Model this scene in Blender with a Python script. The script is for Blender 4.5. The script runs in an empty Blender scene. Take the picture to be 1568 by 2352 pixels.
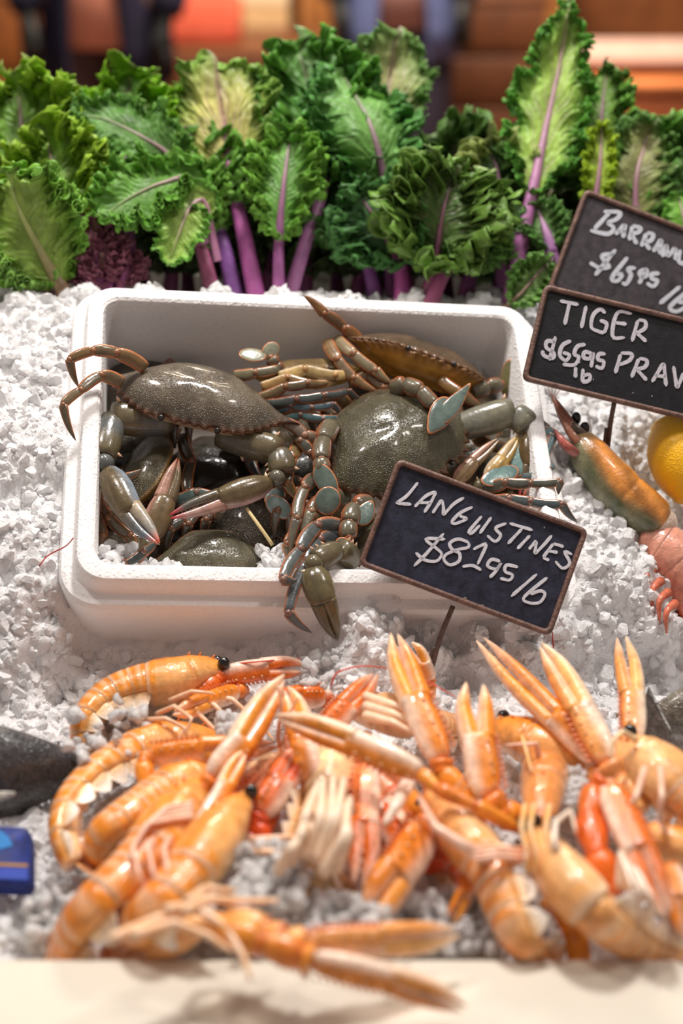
import bpy, bmesh, math
import numpy as np
from mathutils import Vector, Matrix, noise as mnoise

SC = bpy.context.scene
COL = SC.collection
PI = math.pi

# ------------------------------------------------------------------ camera
IMG_W, IMG_H = 1568.0, 2352.0
LENS = 50.0
FPX = LENS / 36.0 * IMG_H
PITCH = math.radians(27.0)
CAM = np.array([0.0, 0.0, 1.52])
RIGHT = np.array([1.0, 0.0, 0.0])
UP = np.array([0.0, math.sin(PITCH), math.cos(PITCH)])
FWD = np.array([0.0, math.cos(PITCH), -math.sin(PITCH)])

cd = bpy.data.cameras.new('camera')
cam = bpy.data.objects.new('camera', cd)
COL.objects.link(cam)
cam.location = CAM
cam.rotation_euler = (PI / 2 - PITCH, 0, 0)
cd.sensor_fit = 'VERTICAL'
cd.sensor_height = 36.0
cd.sensor_width = 24.0
cd.lens = LENS
cd.clip_start = 0.05
cd.dof.use_dof = True
cd.dof.focus_distance = 1.235
cd.dof.aperture_fstop = 2.4
SC.camera = cam
SC.cycles.diffuse_bounces = 7

# ------------------------------------------------------------------ light
SC.view_settings.view_transform = 'Standard'
SC.view_settings.look = 'None'
SC.view_settings.exposure = 0.0
SC.view_settings.gamma = 1.0
SC.view_settings.use_curve_mapping = False
world = bpy.data.worlds.new('world')
SC.world = world
world.use_nodes = True
bg = world.node_tree.nodes['Background']
bg.inputs[0].default_value = (1.0, 0.88, 0.83, 1)
bg.inputs[1].default_value = 0.27


def area(name, loc, target, size, power, colr):
    d = bpy.data.lights.new(name, 'AREA')
    d.shape = 'DISK'
    d.size = size
    d.energy = power
    d.color = colr
    o = bpy.data.objects.new(name, d)
    COL.objects.link(o)
    o.location = loc
    v = Vector(target) - Vector(loc)
    o.rotation_euler = v.to_track_quat('-Z', 'Y').to_euler()
    return o


area('shop_lamp', (0.05, 1.55, 2.55), (0.0, 1.05, 0.9), 0.22, 27, (1.0, 0.955, 0.91))
area('shop_lamp', (-0.75, 1.25, 2.5), (-0.1, 1.0, 0.9), 0.20, 9.5, (1.0, 0.92, 0.84))
area('shop_lamp', (0.75, 0.95, 2.5), (0.1, 0.9, 0.9), 0.20, 6.0, (1.0, 0.92, 0.85))
area('hall_lamp', (0.2, 4.3, 2.9), (0.0, 4.9, 0.6), 1.2, 200.0, (1.0, 0.84, 0.66))


# ------------------------------------------------------------------ helpers
def nrm(v):
    v = np.asarray(v, float)
    return v / max(1e-12, np.linalg.norm(v))


def s2l(r, g, b):
    f = lambda c: (c / 255.0 / 12.92) if c / 255.0 <= 0.04045 else ((c / 255.0 + 0.055) / 1.055) ** 2.4
    return np.array([f(r), f(g), f(b)])


def mixc(a, b, t):
    return np.asarray(a) * (1 - t) + np.asarray(b) * t


def ray(px, py):
    return FWD + RIGHT * ((px - IMG_W / 2) / FPX) + UP * ((IMG_H / 2 - py) / FPX)


def PD(px, py, d):
    """point seen at a photo position, at distance d along the view axis"""
    return CAM + ray(px, py) * d


# the display slope and the foam box lying on it
TH = math.radians(58.0)
_v = UP * math.sin(TH) + FWD * math.cos(TH)
_n = UP * math.cos(TH) - FWD * math.sin(TH)
_rot, _tl = math.radians(-3.28), math.radians(7.98)
BOX_C = CAM + RIGHT * -0.0217 + UP * 0.0627 + FWD * 1.2936
_a0 = RIGHT * math.cos(_rot) - _v * math.sin(_rot)
BB = nrm(RIGHT * math.sin(_rot) + _v * math.cos(_rot))
BA = nrm(_a0 * math.cos(_tl) - _n * math.sin(_tl))
BM = nrm(np.cross(BA, BB))
BOX_W, BOX_D = 0.45, 0.343
TRAY_Z = 0.82


def plane_hit(px, py, p0, n):
    r = ray(px, py)
    t = np.dot(p0 - CAM, n) / np.dot(r, n)
    return CAM + r * t


def PB(px, py, m=0.0):
    """point at height m above the rim plane of the foam box"""
    return plane_hit(px, py, BOX_C + BM * m, BM)


def PT(px, py, h=0.0):
    """point at height h above the front ice tray"""
    return plane_hit(px, py, np.array([0, 0, TRAY_Z + h]), np.array([0, 0, 1.0]))


def tobox(p):
    d = np.asarray(p) - BOX_C
    return np.array([d @ BA, d @ BB, d @ BM])


def cv(x, y, z):
    """direction from screen right, screen up, towards the viewer"""
    return nrm(RIGHT * x + UP * y - FWD * z)


def smooth(pts, n, radii=None):
    P = np.array(pts, float)
    k = len(P)
    if k == 2:
        u = np.linspace(0, 1, n)
        out = P[0] + (P[1] - P[0]) * u[:, None]
        return out
    seg = []
    Q = np.vstack([2 * P[0] - P[1], P, 2 * P[-1] - P[-2]])
    for i in range(k - 1):
        p0, p1, p2, p3 = Q[i], Q[i + 1], Q[i + 2], Q[i + 3]
        t = np.linspace(0, 1, 16, endpoint=False)[:, None]
        seg.append(0.5 * (2 * p1 + (p2 - p0) * t + (2 * p0 - 5 * p1 + 4 * p2 - p3) * t ** 2 + (3 * p1 - p0 - 3 * p2 + p3) * t ** 3))
    seg.append(P[-1:])
    C = np.vstack(seg)
    L = np.concatenate([[0], np.cumsum(np.linalg.norm(np.diff(C, axis=0), axis=1))])
    u = np.linspace(0, L[-1], n)
    return np.stack([np.interp(u, L, C[:, i]) for i in range(P.shape[1])], axis=1)


class MB:
    def __init__(s):
        s.v, s.f, s.c = [], [], []
        s.n = 0

    def add(s, verts, faces, cols):
        verts = np.asarray(verts, float)
        cols = np.asarray(cols, float)
        if cols.ndim == 1:
            cols = np.tile(cols, (len(verts), 1))
        s.v.append(verts)
        s.c.append(cols)
        s.f.extend([tuple(i + s.n for i in f) for f in faces])
        s.n += len(verts)

    def rings(s, R, cols, cap0=True, cap1=True, closed=True):
        """R: (m, n, 3) array of rings"""
        R = np.asarray(R)
        m, n = R.shape[:2]
        cols = np.asarray(cols, float)
        if cols.ndim == 1:
            cols = np.tile(cols, (m, n, 1))
        F = []
        for i in range(m - 1):
            for j in range(n if closed else n - 1):
                k = (j + 1) % n
                F.append((i * n + j, i * n + k, (i + 1) * n + k, (i + 1) * n + j))
        V = R.reshape(-1, 3)
        C = cols.reshape(-1, 3)
        if cap0:
            V = np.vstack([V, R[0].mean(0)])
            C = np.vstack([C, cols[0].mean(0)])
            e = len(V) - 1
            F += [(e, (j + 1) % n, j) for j in range(n)]
        if cap1:
            V = np.vstack([V, R[-1].mean(0)])
            C = np.vstack([C, cols[-1].mean(0)])
            e = len(V) - 1
            b = (m - 1) * n
            F += [(e, b + j, b + (j + 1) % n) for j in range(n)]
        s.add(V, F, C)

    def loft(s, pts, ra, rb=None, side=None, n=12, col=(1, 1, 1), shape=None):
        """tube along pts; ra = half size along the side axis, rb = across it; col = rgb or f(u, phi)"""
        P = np.asarray(pts, float)
        m = len(P)
        ra = np.broadcast_to(np.asarray(ra, float), (m,)) if np.ndim(ra) else np.full(m, ra)
        rb = ra if rb is None else (np.broadcast_to(np.asarray(rb, float), (m,)) if np.ndim(rb) else np.full(m, rb))
        T = np.gradient(P, axis=0)
        T /= np.maximum(1e-12, np.linalg.norm(T, axis=1))[:, None]
        if side is None:
            side = np.cross(T[0], -FWD)
            if np.linalg.norm(side) < 0.2:
                side = RIGHT
        side = np.asarray(side, float)
        ph = np.arange(n) / n * 2 * PI
        R = np.zeros((m, n, 3))
        C = np.zeros((m, n, 3))
        prev = side
        for i in range(m):
            sd = side - T[i] * (side @ T[i])
            if np.linalg.norm(sd) < 0.15:
                sd = prev - T[i] * (prev @ T[i])
            sd = nrm(sd)
            prev = sd
            up = np.cross(sd, T[i])
            k = np.ones(n) if shape is None else shape(i / max(1, m - 1), ph)
            R[i] = P[i] + np.outer(np.cos(ph) * ra[i] * k, sd) + np.outer(np.sin(ph) * rb[i] * k, up)
            if callable(col):
                for j in range(n):
                    C[i, j] = col(i / max(1, m - 1), ph[j])
            else:
                C[i] = col
        s.rings(R, C)

    def ball(s, c, r, col, n=14, axes=None):
        A = np.eye(3) if axes is None else np.asarray(axes)
        r = np.broadcast_to(np.asarray(r, float), (3,))
        th = np.linspace(0.02, PI - 0.02, n // 2 + 2)
        ph = np.arange(n) / n * 2 * PI
        R = np.zeros((len(th), n, 3))
        for i, t in enumerate(th):
            L = np.stack([np.sin(t) * np.cos(ph) * r[0], np.sin(t) * np.sin(ph) * r[1], np.full(n, np.cos(t)) * r[2]], 1)
            R[i] = c + L @ A
        s.rings(R, col)

    def cone(s, p, d, r, L, col, n=6):
        d = nrm(d)
        a = nrm(np.cross(d, [0.3, 0.5, 0.81]))
        b = np.cross(d, a)
        ph = np.arange(n) / n * 2 * PI
        R = [p + r * k * (np.outer(np.cos(ph), a) + np.outer(np.sin(ph), b)) + d * L * h for k, h in ((1, -.2), (.6, .5), (.05, 1))]
        s.rings(np.array(R), col)

    def build(s, name, m, parent=None, smooth_=True):
        me = bpy.data.meshes.new(name)
        V = np.vstack(s.v)
        C = np.vstack(s.c)
        o = bpy.data.objects.new(name, me)
        if parent is not None:
            off = np.zeros(3)
            q = parent
            while q is not None:
                off = off + np.array(q.location)
                q = q.parent
            V = V - off
        me.from_pydata(V.tolist(), [], s.f)
        at = me.color_attributes.new('Col', 'FLOAT_COLOR', 'POINT')
        at.data.foreach_set('color', np.hstack([C, np.ones((len(C), 1))]).astype(np.float32).ravel())
        me.polygons.foreach_set('use_smooth', [bool(smooth_)] * len(me.polygons))
        me.materials.append(m)
        me.update()
        COL.objects.link(o)
        if parent is not None:
            o.parent = parent
        return o


def tag(o, label=None, cat=None, group=None, kind=None):
    for k, v in (('label', label), ('category', cat), ('group', group), ('kind', kind)):
        if v:
            o[k] = v
    return o


def thing(name, loc, label, cat, group=None):
    o = bpy.data.objects.new(name, None)
    o.empty_display_size = 0.02
    o.location = [float(x) for x in loc]
    COL.objects.link(o)
    return tag(o, label, cat, group)


# ------------------------------------------------------------------ materials
def new_mat(name):
    m = bpy.data.materials.new(name)
    m.use_nodes = True
    nt = m.node_tree
    return m, nt, nt.nodes['Principled BSDF']


def nd(nt, typ, **kw):
    n = nt.nodes.new(typ)
    for k, v in kw.items():
        if k.startswith('i_'):
            n.inputs[k[2:].replace('_', ' ')].default_value = v
        else:
            setattr(n, k, v)
    return n


def pig(name, rough=0.35, spec=0.5, var=0.25, vscale=60, bump=0.15, bscale=250, coat=0.0, sss=0.0, sscale=0.004, pits=None, trans=0.0, leaf=0.0, rvar=0.0):
    """material whose pigment is read from the mesh, mottled by noise"""
    m, nt, p = new_mat(name)
    at = nd(nt, 'ShaderNodeAttribute', attribute_name='Col')
    tc = nd(nt, 'ShaderNodeTexCoord')
    nz = nd(nt, 'ShaderNodeTexNoise', i_Scale=vscale, i_Detail=5.0, i_Roughness=0.6)
    nt.links.new(tc.outputs['Object'], nz.inputs['Vector'])
    mr = nd(nt, 'ShaderNodeMapRange')
    mr.inputs['From Min'].default_value = 0.3
    mr.inputs['From Max'].default_value = 0.7
    mr.inputs['To Min'].default_value = 1 - var
    mr.inputs['To Max'].default_value = 1 + var
    nt.links.new(nz.outputs['Fac'], mr.inputs['Value'])
    mx = nd(nt, 'ShaderNodeMix', data_type='RGBA', blend_type='MULTIPLY')
    mx.inputs[0].default_value = 1.0
    nt.links.new(at.outputs['Color'], mx.inputs[6])
    nt.links.new(mr.outputs[0], mx.inputs[7])
    colr = mx.outputs[2]
    n2 = nd(nt, 'ShaderNodeTexNoise', i_Scale=bscale, i_Detail=3.0)
    nt.links.new(tc.outputs['Object'], n2.inputs['Vector'])
    hgt = n2.outputs['Fac']
    if pits:
        vo = nd(nt, 'ShaderNodeTexVoronoi', i_Scale=pits)
        nt.links.new(tc.outputs['Object'], vo.inputs['Vector'])
        r2 = nd(nt, 'ShaderNodeMapRange')
        r2.inputs['From Min'].default_value = 0.0
        r2.inputs['From Max'].default_value = 0.45
        r2.inputs['To Min'].default_value = 1.0
        r2.inputs['To Max'].default_value = 0.0
        nt.links.new(vo.outputs['Distance'], r2.inputs['Value'])
        ad = nd(nt, 'ShaderNodeMath', operation='ADD')
        nt.links.new(r2.outputs[0], ad.inputs[0])
        nt.links.new(n2.outputs['Fac'], ad.inputs[1])
        hgt = ad.outputs[0]
    bp = nd(nt, 'ShaderNodeBump', i_Strength=bump, i_Distance=0.002)
    nt.links.new(hgt, bp.inputs['Height'])
    nt.links.new(colr, p.inputs['Base Color'])
    nt.links.new(bp.outputs['Normal'], p.inputs['Normal'])
    p.inputs['Roughness'].default_value = rough
    if rvar:
        r3 = nd(nt, 'ShaderNodeMapRange')
        r3.inputs['To Min'].default_value = max(0.02, rough - rvar)
        r3.inputs['To Max'].default_value = rough + rvar
        nt.links.new(nz.outputs['Fac'], r3.inputs['Value'])
        nt.links.new(r3.outputs[0], p.inputs['Roughness'])
    p.inputs['Specular IOR Level'].default_value = spec
    p.inputs['Coat Weight'].default_value = coat
    p.inputs['Coat Roughness'].default_value = 0.08
    if sss:
        p.inputs['Subsurface Weight'].default_value = sss
        p.inputs['Subsurface Scale'].default_value = sscale
        p.inputs['Subsurface Radius'].default_value = (1.0, 0.5, 0.25)
    p.inputs['Transmission Weight'].default_value = trans
    if leaf:
        tr = nd(nt, 'ShaderNodeBsdfTranslucent')
        nt.links.new(colr, tr.inputs['Color'])
        ms = nd(nt, 'ShaderNodeMixShader')
        ms.inputs[0].default_value = leaf
        out = nt.nodes['Material Output']
        nt.links.new(p.outputs[0], ms.inputs[1])
        nt.links.new(tr.outputs[0], ms.inputs[2])
        nt.links.new(ms.outputs[0], out.inputs['Surface'])
    return m


M = {}
M['lango'] = pig('langoustine_shell', rough=0.24, var=0.26, vscale=110, bump=0.3, bscale=420, coat=0.35, sss=0.12, rvar=0.08)
M['lango_leg'] = pig('langoustine_leg', rough=0.3, var=0.15, vscale=120, bump=0.1, coat=0.2, sss=0.25)
M['eye'] = pig('black_eye', rough=0.08, var=0.0, bump=0.0, coat=0.6)
M['crab'] = pig('crab_shell', rough=0.34, spec=0.5, var=0.42, vscale=55, bump=0.5, bscale=150, coat=0.4, pits=620, rvar=0.1)
M['crab_leg'] = pig('crab_leg', rough=0.25, spec=0.55, var=0.25, vscale=130, bump=0.15, bscale=300, coat=0.3)
M['crab_belly'] = pig('crab_belly', rough=0.3, var=0.25, vscale=70, bump=0.3, bscale=120, coat=0.2)
M['kale'] = pig('kale_leaf', rough=0.42, spec=0.35, var=0.28, vscale=45, bump=0.6, bscale=160, leaf=0.22)
M['kale_stem'] = pig('kale_stem', rough=0.4, var=0.18, vscale=60, bump=0.2, bscale=130)
M['metal'] = pig('rusted_frame', rough=0.5, var=0.45, vscale=140, bump=0.5, bscale=400, spec=0.45)
M['slate'] = pig('chalkboard', rough=0.55, var=0.5, vscale=120, bump=0.15, bscale=500, spec=0.35)
M['chalk'] = pig('chalk_marker', rough=0.85, var=0.2, vscale=500, bump=0.2, bscale=900, spec=0.1)
M['foam'] = pig('foam', rough=0.75, var=0.03, vscale=500, bump=0.35, bscale=420, pits=260, spec=0.25)
M['counter'] = pig('counter_cream', rough=0.45, var=0.03, vscale=14, bump=0.04, bscale=60)
M['plain'] = pig('plain_pigment', rough=0.6, var=0.15, vscale=20, bump=0.15, bscale=80)
M['cloth'] = pig('cloth', rough=0.85, var=0.15, vscale=30, bump=0.4, bscale=200, spec=0.15)
M['skin'] = pig('skin', rough=0.5, var=0.06, vscale=30, bump=0.1, bscale=200, sss=0.1)
M['wood'] = pig('wood', rough=0.5, var=0.3, vscale=9, bump=0.2, bscale=60)
M['fish'] = pig('fish_skin', rough=0.28, spec=0.6, var=0.5, vscale=160, bump=0.5, bscale=220, pits=330, coat=0.3)
M['citrus'] = pig('lemon_peel', rough=0.4, var=0.08, vscale=30, bump=0.4, bscale=300, pits=420, sss=0.1)


def ice_mat(name, colr, through, clear, rough, bscale=180.0, bstr=0.6):
    """ice: cloudy white that passes light on, a share of clear refraction, wet gloss on top"""
    m, nt, p = new_mat(name)
    nt.nodes.remove(p)
    out = nt.nodes['Material Output']
    tc = nd(nt, 'ShaderNodeTexCoord')
    nz = nd(nt, 'ShaderNodeTexNoise', i_Scale=bscale, i_Detail=5.0, i_Roughness=0.65)
    nt.links.new(tc.outputs['Object'], nz.inputs['Vector'])
    bp = nd(nt, 'ShaderNodeBump', i_Strength=bstr, i_Distance=0.003)
    nt.links.new(nz.outputs['Fac'], bp.inputs['Height'])
    df = nd(nt, 'ShaderNodeBsdfDiffuse')
    tr = nd(nt, 'ShaderNodeBsdfTranslucent')
    gl = nd(nt, 'ShaderNodeBsdfGlossy', i_Roughness=rough)
    rf = nd(nt, 'ShaderNodeBsdfRefraction', i_Roughness=0.12, i_IOR=1.22)
    for n in (df, tr, rf):
        n.inputs['Color'].default_value = (*colr, 1)
    for n in (df, tr, gl, rf):
        nt.links.new(bp.outputs['Normal'], n.inputs['Normal'])
    m1 = nd(nt, 'ShaderNodeMixShader')
    m1.inputs[0].default_value = through
    nt.links.new(df.outputs[0], m1.inputs[1])
    nt.links.new(tr.outputs[0], m1.inputs[2])
    m2 = nd(nt, 'ShaderNodeMixShader')
    m2.inputs[0].default_value = clear
    nt.links.new(m1.outputs[0], m2.inputs[1])
    nt.links.new(rf.outputs[0], m2.inputs[2])
    fr = nd(nt, 'ShaderNodeFresnel', i_IOR=1.36)
    nt.links.new(bp.outputs['Normal'], fr.inputs['Normal'])
    m3 = nd(nt, 'ShaderNodeMixShader')
    nt.links.new(fr.outputs[0], m3.inputs[0])
    nt.links.new(m2.outputs[0], m3.inputs[1])
    nt.links.new(gl.outputs[0], m3.inputs[2])
    nt.links.new(m3.outputs[0], out.inputs['Surface'])
    return m


M['ice'] = ice_mat('crushed_ice', (0.97, 0.96, 0.965), 0.12, 0.10, 0.07)
M['ice_bed'] = ice_mat('packed_ice', (0.93, 0.915, 0.92), 0.0, 0.0, 0.12, bscale=260.0, bstr=0.9)
M['ice_clear'] = ice_mat('clear_ice', (0.97, 0.96, 0.96), 0.15, 0.35, 0.05)
# ------------------------------------------------------------------ room
def box_mesh(mb, c, s, col, axes=None):
    A = np.eye(3) if axes is None else np.asarray(axes)
    V = []
    for z in (-1, 1):
        for x, y in ((-1, -1), (1, -1), (1, 1), (-1, 1)):
            V.append(np.asarray(c) + (np.array([x, y, z]) * np.asarray(s) / 2) @ A)
    mb.add(V, [(0, 3, 2, 1), (4, 5, 6, 7), (0, 1, 5, 4), (1, 2, 6, 5), (2, 3, 7, 6), (3, 0, 4, 7)], col)


def soft_box(mb, c, s, col, bev=0.01, axes=None):
    """box with rounded vertical and horizontal edges"""
    A = np.eye(3) if axes is None else np.asarray(axes)
    prof = [(-s[2] / 2, bev), (-s[2] / 2 + bev * 0.3, bev * 0.3), (-s[2] / 2 + bev, 0), (s[2] / 2 - bev, 0), (s[2] / 2 - bev * 0.3, bev * 0.3), (s[2] / 2, bev)]
    R = []
    for z, ins in prof:
        R.append([np.asarray(c) + np.array([x, y, z]) @ A for x, y in rrect(s[0] / 2 - ins, s[1] / 2 - ins, bev, 4)])
    mb.rings(np.array(R), col)


def rrect(hx, hy, r, k=6):
    out = []
    for cx, cy, a0 in ((hx - r, hy - r, 0), (-hx + r, hy - r, 90), (-hx + r, -hy + r, 180), (hx - r, -hy + r, 270)):
        for i in range(k + 1):
            a = math.radians(a0 + 90 * i / k)
            out.append((cx + r * math.cos(a), cy + r * math.sin(a)))
    return out


mb = MB()
box_mesh(mb, (0, 3.0, -0.02), (9, 9, 0.04), s2l(120, 80, 52))
o = tag(mb.build('floor', M['wood'], smooth_=False), kind='structure')
mb = MB()
box_mesh(mb, (0, 7.1, 1.5), (9, 0.06, 3.0), s2l(128, 74, 36))
o = tag(mb.build('wall_back', M['wood'], smooth_=False), kind='structure')

# counter: cream front ledge, side cheeks and the bed that carries the ice
mb = MB()
LEDGE_Z = 0.856
e0 = plane_hit(784, 2196, np.array([0, 0, LEDGE_Z]), np.array([0, 0, 1.0]))
Y0 = e0[1]
soft_box(mb, (0, Y0 - 0.075, LEDGE_Z - 0.421), (1.5, 0.15, 0.842), s2l(220, 212, 197), 0.006)
ctr = thing('display_counter', (0, Y0, 0), 'cream shop counter whose front ledge runs along the bottom', 'counter')
mb.build('front_ledge', M['counter'], ctr)
mb = MB()
soft_box(mb, (0, Y0 + 0.6, 0.36), (1.5, 1.2, 0.72), s2l(236, 228, 214), 0.006)
mb.build('counter_body', M['counter'], ctr)

# ------------------------------------------------------------------ foam box
mb = MB()
prof = [(0.0215, -0.165), (0.0, -0.006), (0.002, -0.001), (0.005, 0.0), (0.0115, 0.0), (0.0125, 0.003), (0.0135, 0.016), (0.0155, 0.0195), (0.0185, 0.0205),
        (0.0265, 0.0205), (0.029, 0.0185), (0.0305, 0.014), (0.036, -0.135)]
R = []
for ins, m in prof:
    rr = max(0.012, 0.034 - ins * 0.6)
    R.append([BOX_C + BA * x + BB * y + BM * m for x, y in rrect(BOX_W / 2 - ins, BOX_D / 2 - ins, rr, 8)])
mb.rings(np.array(R), s2l(250, 248, 247))
fb = mb.build('foam_box', M['foam'])
# keep crisp steps
fb.data.set_sharp_from_angle(angle=math.radians(28))
tag(fb, 'white foam box holding the live crabs, tilted on the ice', 'box')

# ------------------------------------------------------------------ ice bed
rng = np.random.default_rng(5)
CP = []
for px, py, m in ((-60, 640, -.045), (60, 690, -.03), (150, 740, -.012), (40, 820, -.006), (120, 900, -.01), (30, 1000, .008), (100, 1150, -.012), (0, 1250, .0),
                  (60, 1350, -.012), (110, 1440, -.03), (-80, 1000, .01), (-80, 1400, -.005), (0, 1500, -.03), (80, 1560, -.055), (150, 1600, -.075),
                  (220, 1520, -.082), (400, 1515, -.085), (560, 1500, -.08), (660, 1480, -.06), (740, 1450, -.03), (800, 1400, -.004), (900, 1400, .0), (870, 1330, .012),
                  (1000, 1440, -.030), (1015, 1475, -.042), (985, 1525, -.056), (940, 1500, -.05), (1060, 1500, -.045), (1120, 1490, -.03), (900, 1520, -.05), (1050, 1570, -.05), (1200, 1480, -.018), (1330, 1330, -.002), (1350, 1200, .0),
                  (1420, 1300, .0), (1310, 1080, -.004), (1400, 1150, -.006), (1470, 1330, -.008), (1500, 1430, -.02), (1545, 1430, -.032), (1300, 1000, -.01),
                  (1400, 960, -.02), (1400, 1030, -.02), (1500, 1150, -.055), (1568, 1250, -.07), (1640, 1100, -.06), (1620, 1400, -.09), (1300, 880, -.015), (1500, 850, -.02), (1640, 850, -.03),
                  (1300, 1560, -.045), (1400, 1560, -.05), (1470, 1560, -.085), (1560, 1540, -.1), (1640, 1600, -.11),
                  (200, 676, -.03), (350, 672, -.024), (500, 672, -.024), (650, 676, -.024), (800, 684, -.022), (950, 690, -.024), (1100, 700, -.026), (1250, 720, -.03), (1450, 660, -.03), (1640, 660, -.03)):
    CP.append(tobox(PB(px, py, m)))
for px in range(-60, 1700, 120):
    CP.append(tobox(PD(px, 690, 1.45)) - np.array([0, 0, .006]))
    CP.append(tobox(PD(px, 690, 1.51)) - np.array([0, 0, .01]))
    CP.append(tobox(PD(px, 690, 1.60)) - np.array([0, 0, .01]))
for px, py, h in ((-60, 1750, .01), (80, 1750, .0), (250, 1700, .012), (420, 1680, .01), (600, 1680, .01), (800, 1660, .02), (1000, 1680, .02), (1200, 1680, .025), (1350, 1680, .02), (1500, 1750, .01),
                  (1640, 1750, .0), (50, 2000, -.012), (150, 2150, -.0), (300, 1950, .0), (500, 2000, .012), (650, 1990, .018), (800, 2100, .008), (700, 2180, .004), (950, 2150, .0), (1080, 2120, .006), (1300, 1900, .01), (1300, 2150, -.01), (1550, 2000, .0),
                  (1640, 2180, .0), (-60, 2180, .0), (100, 2200, -.012), (300, 2200, -.016), (600, 2205, -.012), (900, 2205, -.012), (1200, 2200, -.018), (1500, 2200, -.016), (300, 2240, -.02), (900, 2240, -.02), (1500, 2240, -.02)):
    CP.append(tobox(PT(px, py, h)))
for a_, m_ in ((.035, .016), (.06, .012), (.09, -.002), (.13, .0), (.17, .006), (.205, .002)):
    CP.append(np.array([a_, -.186, m_]))
    CP.append(np.array([a_ + .005, -.203, m_ - .006]))
CP.append(np.array([-.01, -.185, -.06]))
CP = np.array(CP)


def ice_h(a, b):
    d2 = (CP[:, 0, None] - a[None]) ** 2 + (CP[:, 1, None] - b[None]) ** 2 + 1e-5
    w = d2 ** -1.7
    return (w * CP[:, 2, None]).sum(0) / w.sum(0)


NA, NB = 250, 260
ga = np.linspace(-0.47, 0.47, NA)
gb = np.linspace(-0.60, 0.36, NB)
A_, B_ = np.meshgrid(ga, gb)
H_ = ice_h(A_.ravel(), B_.ravel()).reshape(NB, NA)
V = np.zeros((NB, NA, 3))
for i in range(NB):
    for j in range(NA):
        a, b = A_[i, j], B_[i, j]
        q = Vector((a * 45, b * 45, 3.3))
        H_[i, j] += 0.010 * mnoise.noise(q) + 0.006 * mnoise.noise(q * 2.7) + 0.0035 * mnoise.noise(q * 6.1)
inb = (np.abs(A_) < BOX_W / 2 - 0.012) & (np.abs(B_) < BOX_D / 2 - 0.012)
near = (np.abs(A_) < BOX_W / 2 + 0.003) & (np.abs(B_) < BOX_D / 2 + 0.003)
V = BOX_C + A_[..., None] * BA + B_[..., None] * BB + H_[..., None] * BM
idx = np.arange(NB * NA).reshape(NB, NA)
yok = V[..., 1] > Y0 + 0.002
F = []
for i in range(NB - 1):
    for j in range(NA - 1):
        if inb[i, j] and inb[i + 1, j + 1] or not (yok[i, j] and yok[i, j + 1]):
            continue
        F.append((idx[i, j], idx[i, j + 1], idx[i + 1, j + 1], idx[i + 1, j]))
mb = MB()
mb.add(V.reshape(-1, 3), F, (0.9, 0.9, 0.92))
bed = mb.build('crushed_ice', M['ice_bed'])
tag(bed, 'bed of white crushed ice covering the whole display', 'ice', kind='stuff')

# loose lumps of ice over the bed: convex lumps, many of them, one object


def hull(seed):
    r = np.random.default_rng(seed)
    bm = bmesh.new()
    bmesh.ops.create_icosphere(bm, subdivisions=2, radius=1.0)
    bm.verts.ensure_lookup_table()
    P = np.array([v.co[:] for v in bm.verts])
    Fc = [[v.index for v in f.verts] for f in bm.faces]
    bm.free()
    P *= np.array([1.15, r.uniform(.8, 1.1), r.uniform(.6, .9)])
    for k in range(13):
        d = nrm(r.normal(size=3))
        h = P @ d
        lim = r.uniform(.38, .8)
        P -= np.outer(np.clip(h - lim, 0, None) * 1.0, d)
    P *= r.uniform(.97, 1.03, (len(P), 1))
    return P, Fc


HULLS = [hull(100 + i) for i in range(14)]


def randrot(r):
    q = r.normal(size=4)
    q /= np.linalg.norm(q)
    w, x, y, z = q
    return np.array([[1 - 2 * (y * y + z * z), 2 * (x * y - z * w), 2 * (x * z + y * w)], [2 * (x * y + z * w), 1 - 2 * (x * x + z * z), 2 * (y * z - x * w)],
                     [2 * (x * z - y * w), 2 * (y * z + x * w), 1 - 2 * (x * x + y * y)]])


def lumps(mb, pts, sizes, r):
    for p, s in zip(pts, sizes):
        hv, hf = HULLS[r.integers(len(HULLS))]
        mb.add((hv * s) @ randrot(r) + p, hf, (0.93, 0.93, 0.95))


def ice_point(a, b):
    h = ice_h(np.array([a]), np.array([b]))[0]
    q = Vector((a * 45, b * 45, 3.3))
    h += 0.010 * mnoise.noise(q) + 0.006 * mnoise.noise(q * 2.7)
    return BOX_C + BA * a + BB * b + BM * h


mb = MB()
pts, szs = [], []
n_try = 0
while len(pts) < 17000 and n_try < 60000:
    n_try += 1
    a, b = rng.uniform(-0.42, 0.40), rng.uniform(-0.52, 0.26)
    s = 0.0030 + 0.0080 * rng.random() ** 2.4
    if rng.random() < 0.02:
        s *= 1.6
    if abs(a) < BOX_W / 2 + s * .6 and abs(b) < BOX_D / 2 + s * .6:
        continue
    p = ice_point(a, b)
    if p[1] < Y0 + 0.012:
        continue
    pts.append(p + BM * s * rng.uniform(-0.75, 0.15))
    szs.append(s)
lumps(mb, pts, szs, rng)
lo = mb.build('ice_lumps', M['ice'], smooth_=False)
tag(lo, 'loose glassy lumps of crushed ice scattered over the display', 'ice', kind='stuff')
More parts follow.
